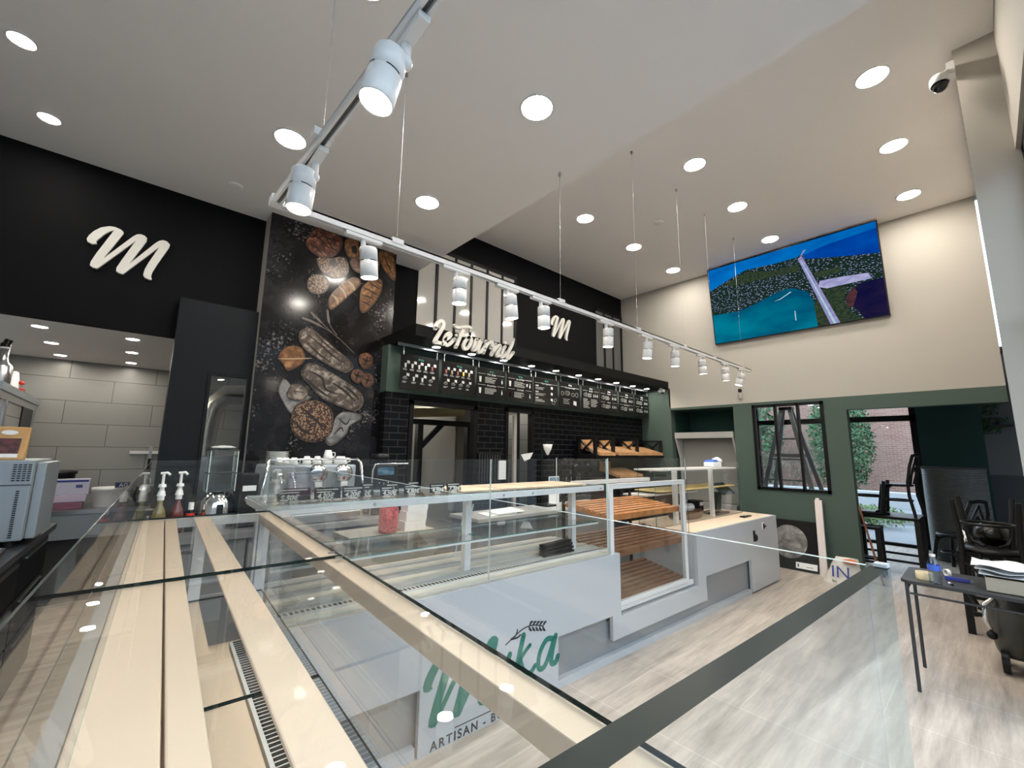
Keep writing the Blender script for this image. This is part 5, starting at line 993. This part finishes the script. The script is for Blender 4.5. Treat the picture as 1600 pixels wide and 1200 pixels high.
for i, (x0, x1, y0, y1, z0, z1, c, lab) in enumerate([(-.60, -.23, 6.4, 6.52, 1.04, 1.20, (.5, .5, .62), 'long white and blue film box on the kitchen worktop'), (-.60, -.24, 6.36, 6.5, .97, 1.038, (.52, .46, .58), 'mauve carton under the film box'), (-.62, -.26, 6.34, 6.5, .902, .968, (.2, .08, .12), 'dark red carton at the bottom of the film boxes')]):
    t = thing('film_box', ((x0 + x1) / 2, (y0 + y1) / 2, z0), lab, 'box', group='boxes on the kitchen worktop')
    b = MB(); b.box(x0, x1, y0, y1, z0, z1); b.build('carton', mat('carton_%d' % i, c, .35), t, bevel=.004)
    if i == 0: MB().box(x0, x1 - .01, y0 - .002, y0, z1 - .03, z1 - .012).build('stripe', 'blue_plastic', t); MB().box(x1 - .1, x1 - .05, y0 - .003, y0 - .0005, 1.11, 1.14).build('emblem', mat('dark_blue', (.05, .08, .25), .4), t)
tag(MB().lathe((-.48, 6.68, .901), [(.001, .0), (.12, .0), (.12, .34), (.135, .34), (.135, .37), (.1, .36), (.001, .35)], 20).build('black_pan', 'black'), 'round black pan standing behind the film boxes', 'pan')
# tall steel cabinet at far left with things on its top
t = thing('steel_cabinet', (-1.15, 5.9, 0), 'tall stainless cabinet with a dark door strip at the far left of the kitchen', 'cabinet')
b = MB(); b.box(-1.62, -.76, 5.0, 6.78, 0, 1.90); b.build('body', 'tile', t); b = MB(); b.box(-1.63, -.735, 4.92, 6.82, 1.96, 2.02); b.build('top_slab', 'steel_pale', t); b = MB(); b.box(-1.62, -.75, 4.96, 6.8, 1.90, 1.96); b.build('fascia', 'steel', t)  # tile pattern on the body paints in the reflection of the tiled wall
b = MB(); b.box(-.76, -.75, 6.05, 6.62, 0, 1.9); b.build('door_strip', 'black', t); b = MB(); b.box(-.76, -.745, 6.62, 6.70, 0, 1.9); b.box(-.76, -.745, 5.22, 5.30, 0, 1.9); b.build('door_post', 'steel', t)
t = thing('steel_bottle', (-.84, 5.45, 2.021), 'grey metal bottle with black stopper on top of the tall cabinet', 'bottle')
b = MB(); b.lathe((-.84, 5.45, 2.021), [(.001, 0), (.062, 0), (.065, .02), (.065, .17), (.06, .18), (.035, .21), (.028, .24), (.026, .32), (.001, .32)], 22); b.build('body', 'steel', t); b = MB(); b.cyl((-.84, 5.45, 2.341), (-.84, 5.45, 2.355), .03); b.build('ring', 'paper', t); b = MB(); b.cyl((-.84, 5.45, 2.356), (-.84, 5.45, 2.39), .033, .028); b.cyl((-.835, 5.45, 2.39), (-.825, 5.45, 2.42), .026); b.build('stopper', 'black', t)
t = thing('folded_papers', (-.80, 5.95, 2.021), 'folded white papers with two red clips on the tall cabinet', 'papers')
b = MB(); b.prism([(-.82, 5.72, 2.022), (-.82, 6.2, 2.022), (-.82, 6.1, 2.06), (-.82, 5.92, 2.20), (-.82, 5.8, 2.20)], (.02, 0, 0)); b.box(-.9, -.76, 5.75, 6.3, 2.022, 2.035); b.build('paper', 'paper', t); b = MB(); b.ball((-.79, 6.05, 2.12), .02, .09, .02); b.ball((-.79, 6.1, 2.06), .02, .09, .018); b.build('clip', 'red', t)
# staff counter on the left with oven
sc_ = thing('staff_counter', (-.9, 3.0, 0), 'long black staff counter with drawers along the left side', 'counter', 'B')
MB().box(-1.35, -.52, .35, 4.9, .91, .95).build('worktop', 'charcoal', sc_); MB().box(-1.33, -.555, .36, 4.88, 0, .909).build('carcass', 'black', sc_)
for i in range(5):
    for j, (z0, z1) in enumerate(((.66, .89), (.40, .64), (.12, .38))):
        y0 = .45 + i * .86; dd = MB().box(-.553, -.535, y0, y0 + .84, z0, z1).build('drawer', 'black', sc_); MB().box(-.534, -.522, y0 + .1, y0 + .74, z1 - .03, z1 - .018).build('handle', 'steel', dd)
ov = thing('counter_oven', (-.78, 3.95, .951), 'pale steel counter-top oven with vent slots at the left edge of the photo', 'oven', 'B')
b = MB(); b.box(-1.25, -.545, 3.84, 4.4, .99, 1.455); b.build('casing', 'steel_pale', ov, bevel=.006); b = MB(); b.box(-.5445, -.50, 3.90, 4.38, .99, 1.44); b.build('side_door', 'steel_pale', ov, bevel=.006)
b = MB()
for k in range(22): b.box(-.60 + .0 * k, -.586, 3.8365, 3.8395, 1.01 + k * .0125, 1.0165 + k * .0125)
b.build('vent_slot', 'black', ov); b = MB()
for k in range(8):
    for q in range(4): b.box(-.628 + q * .02, -.614 + q * .02, 3.8365, 3.8395, 1.335 + k * .013, 1.341 + k * .013)
b.build('vent_slot', 'black', ov); b = MB(); b.box(-1.25, -.545, 3.8375, 3.8395, 1.308, 1.314); b.build('seam', 'charcoal', ov)
b = MB()
for xx in (-1.2, -.6):
    for yy in (3.9, 4.34): b.cyl((xx, yy, .951), (xx, yy, .989), .025)
b.build('foot', 'black', ov)
t = thing('kraft_bag', (-.70, 4.0, 1.456), 'brown paper bag with a chocolate picture standing on the oven', 'paper bag', 'B')
b = MB(); b.hexa([(-.775, 3.95, 1.456), (-.615, 3.95, 1.456), (-.615, 4.03, 1.456), (-.775, 4.03, 1.456), (-.765, 3.975, 1.655), (-.605, 3.975, 1.655), (-.605, 3.995, 1.655), (-.765, 3.995, 1.655)]); b.build('bag', 'kraft', t, bevel=.004)
b = MB(); b.hexa([(-.75, 3.952, 1.49), (-.64, 3.952, 1.49), (-.64, 3.954, 1.49), (-.75, 3.954, 1.49), (-.745, 3.9625, 1.585), (-.635, 3.9625, 1.585), (-.635, 3.965, 1.585), (-.745, 3.965, 1.585)]); b.build('picture', mat('choc_print', (.07, .012, .012), .4, noise=(30, .9)), t)
b = MB(); b.hexa([(-.75, 3.949, 1.47), (-.64, 3.949, 1.47), (-.64, 3.951, 1.47), (-.75, 3.951, 1.47), (-.75, 3.9505, 1.492), (-.64, 3.9505, 1.492), (-.64, 3.953, 1.492), (-.75, 3.953, 1.492)]); b.build('label', 'paper', t); b = MB(); b.prism([(-.69 + .035 * math.cos(u * PI / 8), 3.967, 1.62 + .014 * math.sin(u * PI / 8)) for u in range(16)], (0, .003, 0)); b.build('emblem', 'paper', t)
t = thing('order_tablet', (-.66, 3.5, .951), 'dark tablet lying on the staff counter beside the oven', 'tablet', 'B')
b = MB(); b.hexa([(-.80, 3.30, .955), (-.56, 3.30, .955), (-.56, 3.60, .965), (-.80, 3.60, .965), (-.80, 3.30, .968), (-.56, 3.30, .968), (-.56, 3.60, .995), (-.80, 3.60, .995)]); b.build('casing', 'charcoal', t); b = MB(); b.hexa([(-.79, 3.31, .9695), (-.57, 3.31, .9695), (-.57, 3.59, .9955), (-.79, 3.59, .9955), (-.79, 3.31, .971), (-.57, 3.31, .971), (-.57, 3.59, .997), (-.79, 3.59, .997)]); b.build('screen', mat('tablet_screen', (.10, .11, .12), .12), t)
tag(MB().box(-.85, -.56, 4.5, 4.6, .951, .975).build('counter_tray', 'black', None, 'B'), 'flat black tray on the staff counter behind the oven', 'tray')
# steel duct seen through the narrow internal window
t = thing('extract_duct', (.85, 6.0, 1.3), 'bent steel extract duct seen through the narrow internal window', 'duct')
b = MB(); b.tube([(.62, 5.6, 1.455), (.62, 5.6, 1.75), (.66, 5.6, 1.98), (.78, 5.62, 2.12), (1.1, 5.65, 2.16), (1.6, 5.65, 2.16)], .11, 16); b.build('pipe', mat('spiral_steel', (.55, .53, .47), .3, .8, bump=(12, .6)), t)
tag(MB().box(.45, 1.5, 5.3, 6.0, 0, 1.45).build('kitchen_oven', 'steel'), 'large steel kitchen oven behind the narrow internal window', 'oven')

# ================================================================ right hand side
tb = thing('bistro_table', (4.36, .2, 0), 'charcoal metal table with thin legs at the right of the photo', 'table')
b = MB(); b.prism([(4.10, -.105, .685), (4.60, -.105, .685), (4.62, -.08, .685), (4.62, .47, .685), (4.59, .51, .685), (4.14, .51, .685), (4.10, .47, .685)], (0, 0, .02)); b.build('table_top', 'charcoal', tb, bevel=.004)
for x, y in ((4.12, .48), (4.60, .49), (4.12, -.085), (4.60, -.085)):
    b = MB(); b.cyl((x, y, 0), (x, y, .684), .011, n=10); b.build('leg', 'charcoal', tb)
for p_, q_ in (((4.12, .468, .62), (4.12, -.073, .62)), ((4.60, .478, .62), (4.60, -.073, .62)), ((4.132, .48, .645), (4.588, .49, .645))):
    MB().cyl(p_, q_, .007).build('stretcher', 'charcoal', tb)
ZT = .7055
t = thing('water_bottle', (4.16, .335, ZT), 'clear plastic water bottle with a blue label on the charcoal table', 'bottle')
b = MB(); b.lathe((4.16, .335, ZT), [(.001, .004), (.028, 0), (.033, .01), (.031, .03), (.033, .045), (.031, .06), (.033, .085)], 22); b.lathe((4.16, .335, ZT), [(.033, .118), (.031, .13), (.02, .155), (.013, .165), (.013, .175)], 22); b.build('bottle', glass_mat('pet_bottle', (.78, .83, .86), 2.5, .08), t)
b = MB(); b.lathe((4.16, .335, ZT), [(.0332, .085), (.0338, .09), (.0338, .113), (.0332, .118)], 22); b.build('label', mat('label_blue', (.06, .14, .62), .35), t); b = MB(); b.cyl((4.16, .335, ZT + .172), (4.16, .335, ZT + .187), .016); b.build('cap', 'ceramic', t)
def tape(c, r, h, ax, label, m, name='tape_roll'):
    b = MB(); b.lathe(c, [(r, 0), (r, h), (r * .75, h), (r * .75, 0), (r, 0)], 28, axis=ax); return tag(b.build(name, m), label, 'tape roll')
tape((4.235, .395, ZT), .045, .048, (0, 0, 1), 'roll of beige masking tape lying behind the water bottle', mat('masking_tape', (.62, .52, .33), .6))
tape((4.46, .285, ZT + .025), .025, .02, (-.6, .8, 0), 'small white tape roll standing beside the blue scraper', 'paper')
t = thing('scraper', (4.36, .24, ZT), 'dark blue plastic scraper lying on the charcoal table', 'scraper')
b = MB(); b.hexa([(4.33, .30, ZT), (4.36, .30, ZT), (4.36, .18, ZT), (4.33, .18, ZT), (4.335, .30, ZT + .024), (4.355, .30, ZT + .024), (4.355, .18, ZT + .024), (4.335, .18, ZT + .024)]); b.build('handle', 'blue_plastic', t, bevel=.004); b = MB(); b.box(4.325, 4.365, .163, .18, ZT + .003, ZT + .02); b.build('blade', 'steel', t)
t = thing('marker_pen', (4.19, .27, ZT), 'white marker pen with a black tip on the charcoal table', 'pen')
b = MB(); b.cyl((4.215, .275, ZT + .006), (4.185, .263, ZT + .006), .006); b.build('barrel', 'paper', t); b = MB(); b.cyl((4.1845, .2628, ZT + .006), (4.165, .255, ZT + .006), .0062); b.build('cap', 'black', t)
t = thing('card_box', (4.3, 0.0, ZT), 'beige cardboard box filled with papers at the right edge of the charcoal table', 'box')
b = MB(); x0, x1, y0, y1, z1 = 4.19, 4.45, -.1, .105, ZT + .085
for r in [(x0, x0 + .004, y0, y1), (x1 - .004, x1, y0, y1), (x0 + .004, x1 - .004, y0, y0 + .004), (x0 + .004, x1 - .004, y1 - .004, y1)]: b.box(r[0], r[1], r[2], r[3], ZT, z1)
b.box(x0, x1, y0, y1, ZT, ZT + .004); b.build('carton', 'cardboard', t)
for k in range(3):
    z = ZT + .092 + k * .024; n = 7; vs = []; fs = []
    for i in range(n + 1):
        for j in range(n + 1): vs.append((4.17 + .29 * i / n, -.12 + (.25 + .015 * k) * j / n, z + .010 * math.sin(i * 1.3 + k) * math.sin(j * 1.1 + k) + .012))
    for i in range(n):
        for j in range(n): a = i * (n + 1) + j; fs.append((a, a + 1, a + n + 2, a + n + 1))
    b = MB(); b.add(vs, fs); o = tag(b.build('paper_sheet', mat('sheet_%d' % k, (.62 + .06 * k, .66 + .05 * k, .68 + .05 * k), .6)), 'crumpled pale paper on the beige box, %s of three sheets' % ('lowest', 'middle', 'topmost')[k], 'paper', 'papers on the beige box')
    s = o.modifiers.new('thick', 'SOLIDIFY'); s.thickness = .002
# vacuum cleaner under the table
t = thing('vacuum_cleaner', (5.0, .06, 0), 'dark wheeled vacuum cleaner standing on the floor behind the charcoal table', 'vacuum cleaner')
b = MB(); b.lathe((5.05, .02, .10), [(.001, 0), (.085, 0), (.10, .03), (.15, .30), (.145, .33)], 24); b.build('tank', mat('grey_tank', (.07, .07, .062), .45), t); b = MB(); b.lathe((5.05, .02, .431), [(.14, 0), (.10, .03), (.095, .17), (.05, .20), (.001, .2)], 24); b.build('motor_head', 'black', t)
for dx, dy in ((-.10, .06), (-.10, -.11), (.10, .06), (.10, -.11)):
    b = MB(); b.cyl((5.05 + dx, .02 + dy - .02, .075), (5.05 + dx, .02 + dy + .02, .075), .075); b.build('wheel', 'black', t)
b = MB(); b.tube([(4.98, .10, .50), (4.90, .15, .46), (4.88, .15, .36), (4.93, .13, .28)], .014); b.build('hose', 'chrome', t); b = MB(); b.ball((4.92, .13, .25), .03); b.build('hose_end', 'black', t)
# moon picture box, white plank, bag, stick by the green wall
t = thing('moon_box', (7.0, 1.97, 0), 'flat black box printed with a full moon leaning on the green wall', 'box')
def mp(y, f, d=0.0): return Vector((6.93 + .15 * f - d, y, .63 * f + .003))
b = MB(); th = Vector((.05, 0, -.0)); P = [mp(2.32, 0), mp(1.67, 0), mp(1.67, 1), mp(2.32, 1)]; b.prism(P, (.05, 0, 0)); b.build('carton', mat('matt_black_card', (.006, .006, .006), .6, spec=.15), t)
b = MB(); b.add([mp(1.995 + .215 * math.cos(u * PI / 20), .56 + .34 * math.sin(u * PI / 20), .0015) for u in range(40)], [tuple(range(40))])
mm = crust('print_moon', (.03, .03, .03), (.34, .33, .31), 7, (.16, .155, .15)); b.build('moon_print', mm, t)
b = MB(); b.add([mp(1.92, .05, .0016), mp(1.675, .05, .0016), mp(1.675, .17, .0016), mp(1.92, .17, .0016)], [(0, 1, 2, 3)]); b.add([mp(1.90, .08, .002), mp(1.885, .08, .002), mp(1.885, .14, .002), mp(1.90, .14, .002)], [(0, 1, 2, 3)], 1); b.add([mp(1.80, .09, .002), mp(1.72, .09, .002), mp(1.72, .10, .002), mp(1.80, .10, .002)], [(0, 1, 2, 3)], 1); b.build('label', ['paper', 'ink'], t)
b = MB(); b.hexa([(6.90, 1.64, 0), (6.94, 1.64, 0), (6.94, 1.56, 0), (6.90, 1.56, 0), (7.08, 1.67, .94), (7.12, 1.67, .94), (7.12, 1.59, .94), (7.08, 1.59, .94)]); b.hexa([(7.085, 1.66, .94), (7.11, 1.66, .94), (7.11, 1.62, .94), (7.085, 1.62, .94), (7.09, 1.66, .965), (7.115, 1.66, .965), (7.115, 1.62, .965), (7.09, 1.62, .965)])
tag(b.build('white_plank', mat('pinkish_white_board', (.66, .60, .58), .5)), 'narrow white board leaning upright on the green wall beside the moon box', 'board')
t = thing('shopping_bag', (6.7, 1.36, 0), 'white plastic bag with navy letters and an orange patch slumped on the floor', 'bag')
b = MB(); n = 16; vs = []; 
for i in range(9):
    f = i / 8; 
    for k in range(n):
        u = 2 * PI * k / n; r = (1 - .45 * f) * (1 + rnd.uniform(-.05, .05)); vs.append((6.72 + .02 * f + .11 * r * math.cos(u) * (1 - .5 * f), 1.36 - .05 * f + .21 * r * math.sin(u), .30 * f + (rnd.uniform(-.012, .012) if 0 < i else 0)))
fs = [(i * n + k, i * n + (k + 1) % n, (i + 1) * n + (k + 1) % n, (i + 1) * n + k) for i in range(8) for k in range(n)] + [tuple(range(8 * n, 9 * n))]
b.add(vs, fs, 0, True); b.build('bag', mat('bag_plastic', (.62, .60, .56), .35, bump=(18, .5)), t)
label_text('IN', 'letters', .19, (6.598, 1.46, .085), t, 'blue_plastic', rot=(PI / 2 - .22, 0, -PI / 2), ext=.004); label_text('bu', 'letters', .045, (6.596, 1.45, .025), t, 'ink', rot=(PI / 2 - .15, 0, -PI / 2), ext=.004)
b = MB(); b.ball((6.69, 1.27, .27), .05, .08, .03, jit=.1); b.build('orange_patch', mat('orange_print', (.55, .14, .03), .4), t)
tag(MB().cyl((6.98, 1.02, 0), (7.12, 1.20, .90), .012, n=8).build('broom_stick', 'rust_stick'), 'thin brown stick leaning at the edge of the doorway', 'stick')
# roller shutter cabinet in the niche
t = thing('shutter_cabinet', (7.5, 3.2, 0), 'grey metal chiller with a pulled down roller blind in the green niche', 'chiller')
b = MB(); b.box(7.42, 7.82, 2.74, 3.66, 0, 1.80); b.build('body', mat('grey_blind', (.20, .195, .185), .5), t)
b = MB(); b.box(7.17, 7.80, 2.70, 3.68, 1.80, 1.90); b.build('hood', mat('grey_hood', (.34, .335, .32), .4), t)
for y in (2.70, 3.655):
    b = MB(); b.prism([(7.18, y, 1.799), (7.42, y, 1.799), (7.42, y, 0), (7.36, y, .9), (7.33, y, 1.45)], (0, .03, 0)); b.build('side_panel', mat('grey_side', (.42, .415, .40), .4), t)
b = MB(); b.box(7.40, 7.419, 2.74, 3.65, .75, 1.79); b.build('roller_blind', mat('grey_blind_sheet', (.24, .235, .22), .45), t); b = MB(); b.box(7.2, 7.42, 2.735, 3.65, .55, .74); b.build('front_bin', 'grey', t)
# ---------------------------------------------------------------- terrace room furniture
def chair(mw, label):
    t = bpy.data.objects.new('bentwood_chair', None); COL.objects.link(t); t.matrix_world = mw; ORG[t.name] = ('W', Vector((0, 0, 0)))
    tag(t, label, 'chair', group='black bentwood chairs in the terrace room')
    b = MB(); b.lathe((0, 0, .45), [(.001, .012), (.16, .01), (.19, .018), (.205, .01), (.205, -.015), (.001, -.015)], 24); b.build('seat', 'black', t)
    for sx, sy in ((.16, -.14), (.16, .14)):
        b = MB(); b.tube([(sx * .9, sy * .9, .44), (sx * 1.1, sy * 1.1, .2), (sx * 1.25, sy * 1.25, 0)], .021, 8); b.build('leg', 'black', t)
    b = MB()
    for s in (-1, 1): b.tube([(-.24, s * .2, 0), (-.19, s * .18, .3), (-.19, s * .18, .5), (-.24, s * .19, .75), (-.27, s * .13, .9)] , .021, 8)
    b.tube([(-.27, -.13, .9), (-.28, 0, .92), (-.27, .13, .9)], .023, 8); b.build('back_frame', 'black', t)
    b = MB(); b.tube([(-.19, -.07, .47), (-.24, -.10, .68), (-.27, 0, .86), (-.24, .10, .68), (-.19, .07, .47)], .015, 8); b.tube([(-.21, -.17, .55), (-.245, 0, .72), (-.21, .17, .55)], .014, 8); b.build('back_loop', 'black', t)
    b = MB(); b.tube([(.17 * math.cos(u * PI / 10), .17 * math.sin(u * PI / 10), .22) for u in range(20)], .014, 6, closed=True)
    for s in ((.16, -.14), (.16, .14)): b.tube([(s[0] * 1.05, s[1] * 1.05, .30), (s[0] * .8, s[1] * .8, .40), (s[0] * .4, s[1] * .3, .43)], .012, 6)
    b.build('leg_ring', 'black', t)
    return t
def black_table(x0, x1, y0, y1, h, label, foot=True):
    t = thing('black_table', ((x0 + x1) / 2, (y0 + y1) / 2, 0), label, 'table')
    b = MB(); b.box(x0, x1, y0, y1, h - .035, h); b.build('table_top', 'frame_black', t, bevel=.004)
    for x in (x0 + .03, x1 - .03):
        for y in (y0 + .03, y1 - .03): b = MB(); b.box(x - .025, x + .025, y - .025, y + .025, 0, h - .036); b.build('leg', 'black', t)
    for x in (x0 + .03, x1 - .03): MB().box(x - .012, x + .012, y0 + .056, y1 - .056, .16, .19).build('stretcher', 'black', t)
    return t
black_table(7.75, 8.40, .70, 1.42, .74, 'black table in the doorway with chairs turned upside down on it')
black_table(7.42, 7.70, 1.06, 1.36, .62, 'low black stool-like side table at the left edge of the doorway')
UP_ = lambda x, y, z, a: Matrix.Translation((x, y, z)) @ Matrix.Rotation(a, 4, 'Z') @ Matrix.Rotation(PI, 4, 'X')
AT_ = lambda x, y, z, a, k=.9: Matrix.Translation((x, y, z)) @ Matrix.Rotation(R(a), 4, 'Z') @ Matrix.Scale(k, 4)
chair(AT_(8.16, .93, .741, 80), 'bentwood chair standing on the doorway table, its back towards the dark green wall')
chair(UP_(8.0, 1.22, .74 + .465, R(-90)), 'bentwood chair upside down on the doorway table, cut by the door edge')
chair(AT_(8.68, .42, 0, 60, 1.05), 'bentwood chair standing on the floor before the corrugated bar')
# corrugated bar front
t = thing('corrugated_bar', (9.5, .36, 0), 'bar front clad in grey corrugated sheet below the dark green wall', 'bar')
b = MB(); pts = [(9.35, .06), (9.28, .3), (9.26, .5), (9.30, .66), (9.42, .74), (9.6, .76), (9.6, .06)]
N = 54
for k in range(N):
    z0, z1 = 1.36 * k / N, 1.36 * (k + 1) / N; zm = (z0 + z1) / 2
    vs = []
    for (x, y) in pts: vs += [(x, y, z0), (x - .018, y + (.012 if y > .6 else 0), zm), (x, y, z1)]
    b.add(vs, [(i * 3 + q, i * 3 + 3 + q, i * 3 + 4 + q, i * 3 + 1 + q) for i in range(6) for q in (0, 1)], 0, True)
b.build('cladding', mat('corrugated_sheet', (.13, .135, .135), .4, .5), t); MB().box(9.33, 9.62, .05, .76, 1.36, 1.385).build('bar_top', 'charcoal', t)
# plants on wall shelves
for i, (y, z, s) in enumerate([(-.07, 2.42, 1.0), (-.09, 2.05, .8)]):
    t = thing('trailing_plant', (10.1, y, z), ('trailing plant on the upper wall shelf of the grey terrace wall', 'trailing plant on the lower wall shelf of the grey terrace wall')[i], 'plant')
    b = MB(); b.lathe((10.08, y, z), [(.001, 0), (.05, 0), (.065, .11), (.055, .11)], 16); b.build('pot', 'charcoal', t); b = MB()
    for k in range(220):
        p = Vector((10.08 + rnd.gauss(0, .05), y + rnd.gauss(.03, .07), z + .12 - min(.30, abs(rnd.gauss(0, .16))) * s)); a = Vector((rnd.uniform(-1, 1), rnd.uniform(-1, 1), -.7)).normalized() * .045; d = a.orthogonal().normalized() * .014
        b.add([p, p + a * .5 + d, p + a, p + a * .5 - d], [(0, 1, 2, 3)])
    b.build('foliage', 'leaf', t)['kind'] = 'stuff'
    tag(MB().box(9.98, 10.195, y - .2, y + .06, z - .03, z - .001).build('wall_shelf', 'frame_black'), 'short black wall shelf under the %s trailing plant' % ('upper', 'lower')[i], 'shelf')
# dark stacked furniture at the right edge
black_table(5.75, 6.45, -.14, .30, .70, 'black table at the right edge with a chair and tools piled on it')
chair(UP_(5.93, .08, .70 + .465, R(0)), 'bentwood chair turned upside down on the table at the right edge')
chair(Matrix.Translation((5.62, .12, 0)) @ Matrix.Rotation(R(190), 4, 'Z') @ Matrix.Scale(.95, 4), 'bentwood chair standing in front of the table at the right edge') if False else None
t = thing('tool_bundle', (6.27, .24, .701), 'bundle of white plastic offcuts lying on the black table at the right edge', 'offcuts')
b = MB()
for k in range(7): b.cyl((6.16 + .02 * k, .285 - .01 * k, .714 + .008 * k), (6.38 + .01 * k, .21 + .01 * k, .73 + .012 * k), .012)
b.build('strip', 'paper', t)
t = thing('black_sack', (6.2, .0, .701), 'black plastic sack slumped on the table at the right edge', 'sack')
b = MB(); b.ball((6.25, .06, .83), .17, .12, .11, jit=.12); b.build('sack', mat('black_sack_plastic', (.008, .008, .008), .25), t)
# stepladder behind the internal window
t = thing('stepladder', (8.7, 2.35, 0), 'grey folding stepladder standing behind the internal window', 'ladder')
LM = mat('grey_ladder', (.20, .21, .22), .5)
top = {}
for s in (-1, 1):
    for dx in (-.45, .45):
        b = MB(); b.hexa([(8.7 + dx - .02, 2.35 + s * .55 - .035, 0), (8.7 + dx + .02, 2.35 + s * .55 - .035, 0), (8.7 + dx + .02, 2.35 + s * .55 + .035, 0), (8.7 + dx - .02, 2.35 + s * .55 + .035, 0), (8.7 + dx * .1 - .02, 2.35 + s * .06 - .03, 2.35), (8.7 + dx * .1 + .02, 2.35 + s * .06 - .03, 2.35), (8.7 + dx * .1 + .02, 2.35 + s * .06 + .03, 2.35), (8.7 + dx * .1 - .02, 2.35 + s * .06 + .03, 2.35)]); b.build('leg', LM, t)
b = MB()
for z in (.4, .75, 1.1, 1.45, 1.8):
    f = 1 - z / 2.35 * .9; b.box(8.7 - .47 * f, 8.7 - .43 * f, 2.35 - .5 * f, 2.35 + .5 * f, z, z + .03)
b.build('rung', LM, t); b = MB(); b.box(8.55, 8.85, 2.15, 2.55, 1.50, 1.56); b.build('platform', LM, t); b = MB(); b.box(8.62, 8.78, 2.25, 2.45, 2.33, 2.38); b.build('cap', 'black', t)
